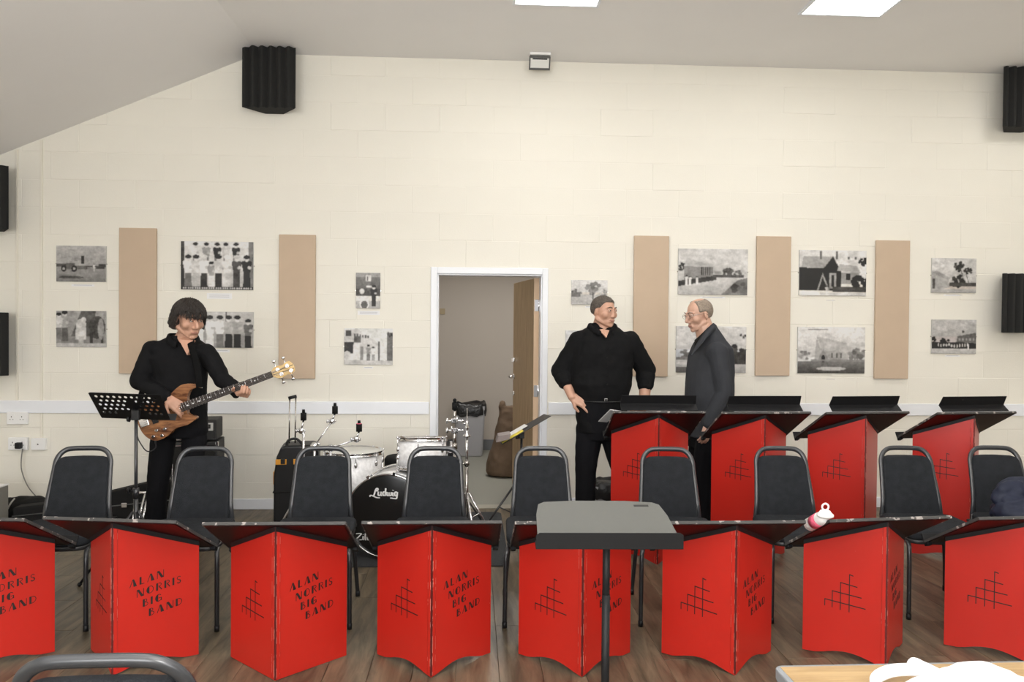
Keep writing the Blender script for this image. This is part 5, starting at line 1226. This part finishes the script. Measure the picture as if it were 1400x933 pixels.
LUD = [[(.02, .12), (-.05, .22), (.10, .30), (.38, .20), (.62, .10), (.85, .02), (1.15, .0), (1.25, .02)], [(.38, .18), (.52, .45), (.68, .98), (.86, 1.22), (1.0, 1.12), (.88, .88), (.70, .98)],
       [(1.05, .80), (1.02, .45), (1.10, .30), (1.28, .34), (1.40, .55)], [(1.42, .80), (1.38, .42), (1.46, .30), (1.54, .32)],
       [(1.95, .76), (1.75, .78), (1.64, .55), (1.72, .32), (1.88, .34), (1.98, .50)], [(2.02, 1.25), (1.98, .80), (1.96, .42), (2.06, .30)],
       [(2.18, .78), (2.18, .42), (2.30, .30), (2.42, .40), (2.45, .72)], [(2.46, .74), (2.48, .42), (2.60, .30), (2.74, .42), (2.76, .76)],
       [(2.95, .74), (2.92, .42), (3.0, .30), (3.06, .34)], [(2.97, .98), (2.98, 1.04)], [(3.50, .76), (3.30, .80), (3.18, .56), (3.26, .32), (3.42, .34), (3.52, .52)], [(3.54, .80), (3.50, .30), (3.42, -.02), (3.10, -.05), (2.75, .0), (2.62, -.02)]]
script(LUD, -.113, .118, .0500, 'script_lettering', .105)
ZIL = [[(0, .95), (.5, 1.0), (.85, .95), (.5, .55), (.05, .08), (.5, .02), (.95, .06)], [(1.15, .60), (1.12, .10), (1.25, .05)], [(1.15, .85), (1.17, .90)], [(1.50, 1.05), (1.45, .40), (1.50, .05), (1.6, .05)],
       [(2.1, .55), (1.9, .60), (1.78, .35), (1.86, .06), (2.05, .10), (2.15, .3)], [(2.2, 1.05), (2.13, .5), (2.12, .10), (2.25, .05)], [(2.5, .6), (2.48, 0), (2.35, -.35)], [(2.5, .85), (2.52, .9)],
       [(2.78, .60), (2.74, .10), (2.88, .05)], [(2.78, .85), (2.8, .9)], [(3.3, .55), (3.1, .6), (2.98, .32), (3.06, .05), (3.25, .12)], [(3.34, .6), (3.3, .1), (3.42, .05)], [(3.58, .6), (3.56, .05)], [(3.58, .4), (3.72, .6), (3.86, .5), (3.86, .05)]]
script(ZIL, -.207, -.160, .042, 'small_script_lettering', .10)
# floor tom
q = at(484, 616, 5.78); t = thing('floor_tom', 'white pearl floor drum with chrome hoops, left of the bass drum', 'drum', (q.x, 5.78, .0085)); drum(t, .205, .40, Matrix.Translation((0, 0, q.z-.41)), 8)
for k in range(3):
    a = R(30+120*k); c, s = math.cos(a)*.228, math.sin(a)*.228; bm = NB(); add_cyl(bm, (c, s, .006), (c, s, q.z-.12), .006); add_ell(bm, (c, s, .01), .011, None, 8, 6); add_box(bm, c-.014, c+.014, s-.014, s+.014, q.z-.24, q.z-.20); obj('leg', bm, CHROME, t)
# rack tom on its holder over the bass drum
q = at(577, 619, 5.22); t = thing('rack_tom', 'small white pearl drum mounted above the bass drum', 'drum', q)
m = Matrix.Rotation(R(-6), 4, 'X') @ Matrix.Translation((0, 0, -.105)); drum(t, .163, .205, m, 6, a0=25)
bm = NB(); add_cyl(bm, (.165, .0, -.02), (.195, 0, -.02), .010); add_cyl(bm, (.195, 0, .075), (.195, 0, -.30), .0085); add_box(bm, .175, .21, -.018, .018, -.04, .0); add_ell(bm, (.19, 0, .01), (.022, .018, .014)); obj('mount_bracket', bm, CHROME, t)
m = Matrix.Rotation(R(-6), 4, 'X')
bm = NB(); add_tube(bm, [m @ Vector((-.13, .10, -.10)), (-.04, .05, -.16), (.0, .04, -.235)], .011, 8); obj('holder_arm', bm, CHROME, t)
# stool pad
q = at(537, 634, 6.05); t = thing('drum_stool', 'round black drum stool half hidden behind the small mounted drum', 'stool', (q.x+.10, 6.05, .0078))
bm = NB(); add_lathe(bm, [(0, q.z-.05), (.15, q.z-.05), (.165, q.z-.03), (.165, q.z+.03), (.15, q.z+.05), (0, q.z+.052)], 32); obj('seat', bm, BLKM, t)
bm = NB(); add_cyl(bm, (0, 0, .2), (0, 0, q.z-.05), .014); obj('pole', bm, CHROME, t); tripod(t, .34, .22, .009, 30, CHROME, .12)
def cymbal_stand(lab, px, ytop, Y, boom=None, tilt=None, base_r=.30, felt=BLKM, red=False):
    top = at(px, ytop, Y); bx = boom[0] if boom else px; t = thing('cymbal_stand', lab, 'cymbal stand', (at(bx, 600, Y).x, Y, .0085 if abs(at(bx, 600, Y).x+.45) < .9 else 0)); o_ = Vector(t.location)
    T = top-o_; bm = NB(); add_cyl(bm, T+Vector((0, 0, -.075)), T+Vector((0, 0, -.02)), .021, n=14); add_cyl(bm, T+Vector((0, 0, -.02)), T+Vector((0, 0, .004)), .012, .010, n=12); obj('felt_washers', bm, felt, t)
    if red: bm = NB(); add_cyl(bm, T+Vector((0, 0, -.024)), T+Vector((0, 0, -.016)), .019, n=12); obj('red_washer', bm, PINK, t)
    tl = T+Vector(tilt if tilt else (-.015, 0, -.15)); bm = NB(); add_cyl(bm, T+Vector((0, 0, -.075)), tl, .007); add_ell(bm, tl, (.024, .018, .024)); add_cyl(bm, tl+Vector((-.03, 0, .0)), tl+Vector((.03, 0, .0)), .010); add_ell(bm, tl+Vector((-.035, 0, 0)), (.008, .016, .016)); obj('tilter', bm, CHROME, t)
    if boom:
        j = at(boom[0], boom[1], Y)-o_; bm = NB(); add_cyl(bm, tl, j+(j-tl)*.25, .0065); obj('boom_arm', bm, CHROME, t); bm = NB(); add_ell(bm, j, (.028, .022, .028)); add_ell(bm, j+Vector((.03, -.01, .015)), (.018, .010, .010)); add_cyl(bm, j+Vector((-.03, 0, 0)), j+Vector((.04, 0, 0)), .009); obj('boom_joint', bm, CHROME, t); zt = j.z
    else: zt = tl.z
    bm = NB(); add_cyl(bm, (0, 0, .40), (0, 0, zt), .0095); obj('upper_tube', bm, CHROME, t); bm = NB(); add_cyl(bm, (0, 0, .10), (0, 0, .45), .0135); add_cyl(bm, (0, 0, .43), (0, 0, .48), .018); add_ell(bm, (.026, 0, .455), (.016, .006, .010)); obj('lower_tube', bm, CHROME, t)
    tripod(t, .33, base_r, .008, 80, CHROME, .10); return t
cymbal_stand('chrome cymbal stand beside the upright trolley case', 415, 561, 5.64, base_r=.20)
cymbal_stand('chrome cymbal stand with long slanting arm, the tallest of three', 458, 552, 5.70, base_r=.22, boom=(430, 610), tilt=(-.02, 0, -.13))
cymbal_stand('chrome cymbal stand with low arm above the floor drum', 491, 576, 5.50, boom=(452, 613), tilt=(-.018, 0, -.13), red=True)
# hi-hat stand and clamp stand at the doorway
t = thing('hi_hat_stand', 'slim chrome pedal stand with thin top rod before the doorway', 'drum stand', (at(638, 640, 5.55).x, 5.55, .0078)); zz = lambda y, Y=5.55: at(638, y, Y).z
bm = NB(); add_cyl(bm, (0, 0, zz(600)), (0, 0, zz(560)), .0032, n=8); obj('top_rod', bm, STEEL, t)
bm = NB(); add_lathe(bm, [(0, zz(599)), (.028, zz(599)), (.028, zz(597)), (.010, zz(594)), (.012, zz(588)), (.016, zz(586)), (.008, zz(583)), (.014, zz(580)), (.006, zz(577)), (0, zz(576))], 20); add_cyl(bm, (-.035, 0, zz(581)), (.0, 0, zz(581)), .005); obj('clutch', bm, CHROME, t)
bm = NB(); add_cyl(bm, (0, 0, zz(640)), (0, 0, zz(599)), .0105); obj('upper_tube', bm, CHROME, t)
bm = NB(); add_cyl(bm, (0, 0, .06), (0, 0, zz(634)), .014); add_cyl(bm, (0, 0, zz(638)), (0, 0, zz(632)), .020); add_cyl(bm, (-.05, 0, zz(636)), (.0, 0, zz(636)), .006); add_ell(bm, (-.05, 0, zz(636)), (.008, .012, .012)); obj('lower_tube', bm, STEEL, t)
bm = NB(); add_box(bm, -.045, .045, -.30, .02, .012, .024); add_cyl(bm, (0, -.02, .05), (0, .0, .10), .012); add_box(bm, -.04, .04, -.28, -.02, .022, .030, Matrix.Translation((0, 0, .02)) @ Matrix.Rotation(R(-14), 4, 'X')); obj('foot_pedal', bm, STEEL, t, bevel=.002)
for a in (0, 200, 290):
    a = R(a); c, s = math.cos(a)*.7, math.sin(a)*.7; bm = NB(); add_tube(bm, [(c*.02, s*.02, .32), (c*.26, s*.26, .014)], .008, 8); add_tube(bm, [(c*.02, s*.02, .12), (c*.14, s*.14, .17)], .005, 6); add_ell(bm, (c*.26, s*.26, .013), .0125, None, 8, 6); obj('leg', bm, CHROME, t)
t = thing('multi_clamp_stand', 'thick chrome stand with black top and clamps at the left doorpost', 'drum stand', (at(621, 640, 5.75).x, 5.75, .0078)); zz = lambda y, Y=5.75: at(621, y, Y).z
bm = NB(); add_cyl(bm, (0, 0, zz(562)), (0, 0, zz(552)), .020); add_cyl(bm, (0, 0, zz(552)), (0, 0, zz(549)), .012); add_ell(bm, (0, 0, zz(549)), .014); obj('rubber_top', bm, BLKM, t)
bm = NB(); add_cyl(bm, (0, 0, zz(580)), (0, 0, zz(560)), .013); add_cyl(bm, (0, 0, zz(615)), (0, 0, zz(588)), .014); obj('upper_tube', bm, STEEL, t)
for y, k in ((577, 1), (590, -1)):
    bm = NB(); add_box(bm, -.026, .026, -.024, .024, zz(y)-.018, zz(y)+.018); add_cyl(bm, (-.055, -.01, zz(y)), (.055, -.01, zz(y)), .007); add_ell(bm, (-.055, -.01, zz(y)), (.012, .012, .022)); add_ell(bm, (.058, -.01, zz(y)), (.016, .012, .010)); add_cyl(bm, (.02*k, -.03, zz(y)-.01), (.02*k, -.03, zz(y)+.035), .006); obj('clamp', bm, CHROME, t, bevel=.003)
bm = NB(); add_cyl(bm, (0, 0, .08), (0, 0, zz(610)), .0165); add_cyl(bm, (0, 0, zz(616)), (0, 0, zz(608)), .022); obj('lower_tube', bm, STEEL, t); tripod(t, .36, .26, .009, 150, CHROME, .12)

# ------------------------------------------------------------------ cases, amplifier, bags
Y = 6.02; q0, q1 = at(379, 703, Y), at(413, 603, Y)
t = thing('trolley_case', 'upright black hard case with orange latches and raised pull handle', 'case', ((q0.x+q1.x)/2+.06, Y, 0), R(8))
H_ = at(400, 606, Y).z; pl = [(-.155, .0), (-.165, .05), (-.165, H_*.62), (-.145, H_*.86), (-.115, H_*.97), (-.09, H_), (.13, H_), (.165, H_*.93), (.175, .05), (.165, .0)]
bm = NB(); add_prism(bm, pl, 'y', -.13, .13); obj('hard_shell', bm, BLK, t, bevel=.018, seg=3)
for x, z in ((-.10, H_*.80), (.03, H_*.80)):
    bm = NB(); add_box(bm, x-.05, x+.03, -.138, -.122, z-.020, z+.020); obj('latch', bm, YEL, t, bevel=.003)
    bm = NB(); add_box(bm, x-.012, x+.02, -.146, -.134, z-.014, z+.024); obj('buckle', bm, BLK, t, bevel=.002)
bm = NB(); add_box(bm, -.175, -.160, -.06, .02, H_*.50, H_*.66); obj('latch', bm, YEL, t, bevel=.004)
bm = NB(); add_box(bm, -.17, .18, -.136, .136, H_*.42, H_*.43); obj('seam_ridge', bm, BLKM, t)
bm = NB(); add_tube(bm, spline([(-.075, -.10, H_-.01), (-.06, -.10, H_+.035), (.0, -.10, H_+.045), (.05, -.10, H_-.005)], 5), .010, 8); obj('carry_handle', bm, BLK, t)
a_, b_ = at(395.5, 604, Y)-Vector(t.location), at(403.5, 604, Y)-Vector(t.location); zt = at(400, 544, Y).z
for x in (a_.x, b_.x): bm = NB(); add_cyl(bm, (x, .0, H_-.02), (x+.004, .0, zt), .0055); obj('pull_rod', bm, STEEL, t)
bm = NB(); add_tube(bm, [(a_.x-.006, 0, zt-.004), (b_.x+.010, 0, zt+.012)], .013, 10); obj('pull_grip', bm, BLK, t)
for s in (-1, 1): bm = NB(); add_cyl(bm, (s*.15-.012, .12, .025), (s*.15+.012, .12, .025), .025); obj('wheel', bm, BLK, t)
# amplifier head on its cabinet
Y = 6.10; cab_z = at(300, 599, Y).z; ax = at(271, 600, Y).x
t = thing('speaker_cabinet', 'black bass speaker cabinet under the small amplifier', 'speaker', (ax, Y, 0), R(8)); tw = .17
bm = NB(); add_box(bm, -tw, tw, -.15, .15, .012, cab_z-.012); obj('cabinet_box', bm, mat('amp_vinyl', (.022, .022, .022), .7), t, bevel=.006)
bm = NB(); add_box(bm, -tw+.02, tw-.02, -.156, -.149, .04, cab_z-.04); obj('grille', bm, FOAM, t)
for b__ in ((-tw+.012, tw-.012, -.159, -.150, cab_z-.04, cab_z-.034), (tw-.02, tw-.014, -.159, -.150, .04, cab_z-.03), (-tw+.014, -tw+.02, -.159, -.15, .04, cab_z-.03)): bm = NB(); add_box(bm, *b__); obj('trim_piping', bm, CHROME, t)
for sx in (-1, 1):
    for z in (.03, cab_z-.03):
        bm = NB(); add_box(bm, sx*tw-.018, sx*tw+.004 if sx > 0 else sx*tw+.018, -.155, -.12, z-.018, z+.018) if sx > 0 else add_box(bm, -tw-.004, -tw+.018, -.155, -.12, z-.018, z+.018); obj('corner_guard', bm, CHROME, t, bevel=.003)
for sx in (-1, 1): bm = NB(); add_cyl(bm, (sx*.13, 0, 0), (sx*.13, 0, .014), .018); obj('rubber_foot', bm, BLK, t)
t2 = thing('amplifier', 'small black bass amplifier with silver control panel, behind the guitarist', 'amplifier', (ax, Y, cab_z-.0115), R(8)); hh = at(300, 570, Y).z-cab_z
bm = NB(); add_box(bm, -tw+.01, tw-.012, -.135, .135, .010, hh); obj('amplifier_box', bm, mat('amp_vinyl', (.022, .022, .022), .7), t2, bevel=.008)
bm = NB(); add_box(bm, -.02, .135, -.141, -.134, hh*.50, hh*.86); obj('control_panel', bm, mat('silver_panel', (.62, .62, .60), .4), t2, bevel=.002)
bm = NB(); add_box(bm, -.012, .117, -.144, -.140, hh*.60, hh*.80); obj('panel_face', bm, BLK, t2)
for i in range(3): bm = NB(); add_cyl(bm, (.01+i*.045, -.143, hh*.70), (.01+i*.045, -.155, hh*.70), .010, n=12); obj('control_knob', bm, STEEL, t2)
bm = NB(); add_box(bm, -tw+.02, tw-.022, -.142, -.134, .014, .020); add_box(bm, tw-.030, tw-.024, -.142, -.134, .014, hh*.5); obj('trim_piping', bm, CHROME, t2)
bm = NB(); add_tube(bm, spline([(-.06, 0, hh), (-.05, 0, hh+.022), (.05, 0, hh+.022), (.06, 0, hh)], 5), .009, 8, ry=.005); obj('carry_handle', bm, BLK, t2)
for sx in (-1, 1): bm = NB(); add_cyl(bm, (sx*.12, 0, 0), (sx*.12, 0, .012), .014); obj('rubber_foot', bm, BLK, t2)
# guitar case on its side behind the perforated stand
Y = 5.95; c0_ = at(175, 690, Y); t = thing('guitar_case', 'black guitar case lying on its side left of the bass player', 'case', (c0_.x-.19, Y, 0), R(6))
def cz_(x): return .27+.10*x
pl = [(-.60, .015), (-.60, .16), (-.30, .19), (.0, .245), (.30, .315), (.52, .33), (.60, .27), (.60, .015), (.2, .0), (-.3, .0)]
bm = NB(); add_prism(bm, pl, 'y', -.06, .07); obj('case_shell', bm, BLKM, t, bevel=.015, seg=3)
bm = NB(); add_tube(bm, [(-.6, -.064, .10), (.0, -.064, .15), (.6, -.064, .20)], .004, 6); obj('lid_seam', bm, DARKTR, t)
for x in (-.15, .18): bm = NB(); add_box(bm, x-.02, x+.02, -.078, -.058, .13+.09*x, .165+.09*x); obj('case_latch', bm, CHROME, t, bevel=.002)
bm = NB(); add_tube(bm, spline([(-.02, -.06, .06), (-.02, -.10, .07), (.12, -.10, .08), (.12, -.06, .07)], 4), .008, 8); obj('carry_handle', bm, BLK, t)
# chrome folding stand seen between stand pole and trousers
q = at(196, 690, 5.55); t = thing('folding_guitar_stand', 'low bright chrome stand on the floor by the bass player\'s leg', 'guitar stand', (q.x, 5.55, 0))
for x0, x1 in ((-.03, -.005), (.005, .015), (-.045, -.07)):
    bm = NB(); add_cyl(bm, (x0, -.10, .010), (x1, .05, at(196, 676, 5.55).z), .008); obj('leg', bm, CHROME, t)
bm = NB(); add_cyl(bm, (-.08, .05, at(196, 676, 5.55).z), (.03, .05, at(196, 676, 5.55).z), .009); obj('top_bar', bm, CHROME, t)
# soft black bag and grey box at the left edge
q = at(38, 690, 6.22); t = thing('black_holdall', 'low soft black bag on the floor under the wall sockets', 'bag', (q.x, 6.20, 0))
fused('bag_cloth', [('e', (-.02, 0, .085), (.24, .12, .085)), ('e', (.05, -.02, .105), (.17, .09, .060)), ('e', (-.16, .0, .06), (.10, .10, .055)), ('e', (.17, 0, .06), (.12, .10, .06)), ('c', (-.2, 0, .04), (.22, 0, .04), .04, .04)], BLKM, t, .007, 3, (.012, 10, (1, 1, 1)))
bm = NB(); add_tube(bm, spline([at(10, 697, 6.06)-Vector(t.location), at(15, 688, 6.05)-Vector(t.location), at(20, 682, 6.08)-Vector(t.location)], 4), .006, 8); obj('pale_strap', bm, mat('pale_webbing', (.5, .48, .44), .7), t)
q = at(-10, 680, 5.7); t = thing('grey_equipment_box', 'grey metal box cut by the left edge, beside the soft black bag', 'box', (q.x-.125, 5.7, 0)); zt = at(5, 672, 5.6).z
bm = NB(); add_box(bm, -.16, .166, -.12, .12, .0, zt); obj('box_body', bm, mat('grey_enamel', (.20, .19, .17), .5), t, bevel=.006)
bm = NB(); add_box(bm, -.165, .171, -.125, .125, zt-.0, zt+.010); obj('lid', bm, WPLAST, t, bevel=.003)
# bin behind the tall desk
def pedal_bin(lab, x, Y, w_, h, liner_drop, zl=0):
    t = thing('waste_bin', lab, 'bin', (x, Y, zl)); bm = NB(); lo = rounded(-w_*.42, -w_*.30, w_*.42, w_*.30, .03, 3); hi = rounded(-w_*.5, -w_*.36, w_*.5, w_*.36, .03, 3)
    a_ = [bm.verts.new((p[0], p[1], .002)) for p in lo]; b_ = [bm.verts.new((p[0], p[1], h)) for p in hi]; bm.faces.new(a_); bm.faces.new(b_[::-1])
    for i in range(len(a_)): bm.faces.new((a_[i], a_[(i+1)%len(a_)], b_[(i+1)%len(a_)], b_[i]))
    obj('bin_body', bm, GREYP, t, bevel=.006)
    bm = NB(); n = 40; rows = []
    for j, (k_, z) in enumerate(((1.05, -liner_drop), (1.09, -liner_drop*.5), (1.07, .012), (.98, .030), (.80, .014))):
        row = []
        for i in range(n):
            a = 2*PI*i/n; ex = .45; cx = math.copysign(abs(math.cos(a))**ex, math.cos(a)); cy = math.copysign(abs(math.sin(a))**ex, math.sin(a)); nz = noise.noise(Vector((cx*2.5, cy*2.5, j*.9+x)))
            row.append(bm.verts.new((cx*w_*.5*k_*(1+.04*nz), cy*w_*.36*k_*(1+.06*nz), h+z+(.045*nz if j in (0, 3) else .015*nz))))
        rows.append(row)
    for A_, B_ in zip(rows, rows[1:]):
        for i in range(n): bm.faces.new((A_[i], A_[(i+1)%n], B_[(i+1)%n], B_[i]))
    bm.faces.new(rows[-1]); o = obj('bin_liner', bm, BAGM, t, smooth=True); return t
q = at(830, 690, 6.18); pedal_bin('grey bin with black liner behind the broad man\'s legs', q.x+.06, 6.16, .36, at(825, 662, 6.1).z-.01, .10)
q = at(642, 603, 9.25); pedal_bin('grey bin with black liner inside the store', q.x, 9.22, .37, at(640, 552, 9.22).z-.02, .12)
# sack, coat, shelf end inside the store
q = at(692, 650, 7.86); t = thing('hessian_sack', 'tall brown sack leaning in the store doorway', 'sack', (q.x+.06, 7.92, 0))
zt = at(690, 553, 7.9).z
fused('sack_cloth', [('l', [(-.02, 0, .012, .225, .15, 0), (-.02, 0, .05, .245, .17, 0), (-.01, 0, .20, .235, .165, 0), (.01, 0, .38, .20, .14, .1), (.02, 0, .55, .17, .11, .1), (.02, 0, zt-.07, .155, .08, .1), (.02, 0, zt-.02, .165, .05, .1)]), ('e', (-.10, 0, zt-.015), (.035, .045, .05)), ('e', (.12, 0, zt-.04), (.05, .045, .05))], SACK, t, .009, 3, (.014, 7, (1, 1, .7)))
q = at(602, 490, 7.2); t = thing('hanging_coat', 'black coat hanging just inside the left doorpost', 'coat', (-.49, 7.6, at(602, 536, 7.6).z)); 
fused('coat_cloth', [('l', [(0, 0, .0, .15, .07, 0), (0, 0, .3, .145, .07, 0), (0, 0, .6, .135, .06, 0), (.0, 0, .70, .09, .05, 0), (0, 0, .72, .03, .03, 0)])], BLKM, t, .01, 2, (.010, 8, (1, 1, .3)))
bm = NB(); add_tube(bm, [(0, 0, .72), (0, .0, .76), (-.1, .0, .79), (-1.115, 0, .79)], .006, 6); obj('rail_hook', bm, STEEL, t)
q = at(604, 590, 7.9); t = thing('wooden_shelf_unit', 'pale wooden shelf end just inside the left doorpost', 'shelf', (-.62, 7.9, 0)); zt = at(604, 548, 7.9).z
bm = NB(); add_box(bm, -.20, .22, -.15, -.13, 0, zt); add_box(bm, -.20, .22, .13, .15, 0, zt); obj('end_panel', bm, OAK, t)
for z in (.05, zt*.5, zt-.02): bm = NB(); add_box(bm, -.20, .22, -.13, .13, z, z+.018); obj('shelf_board', bm, OAK, t)
p0, p1 = at(598, 422, SB), at(608.5, 430, SB); bm = NB(); add_box(bm, p1.x-.22, p1.x, SB-.012, SB-.001, p1.z, p0.z); tag(obj('wall_notice', bm, mat('tan_card', (.42, .34, .22), .7)), 'small tan notice on the store wall beside the left doorpost', 'notice')
area('store_ceiling_lamp', (.3, 8.0, 2.57), (0, 0, 0), .6, .6, 26, (1, .97, .92))
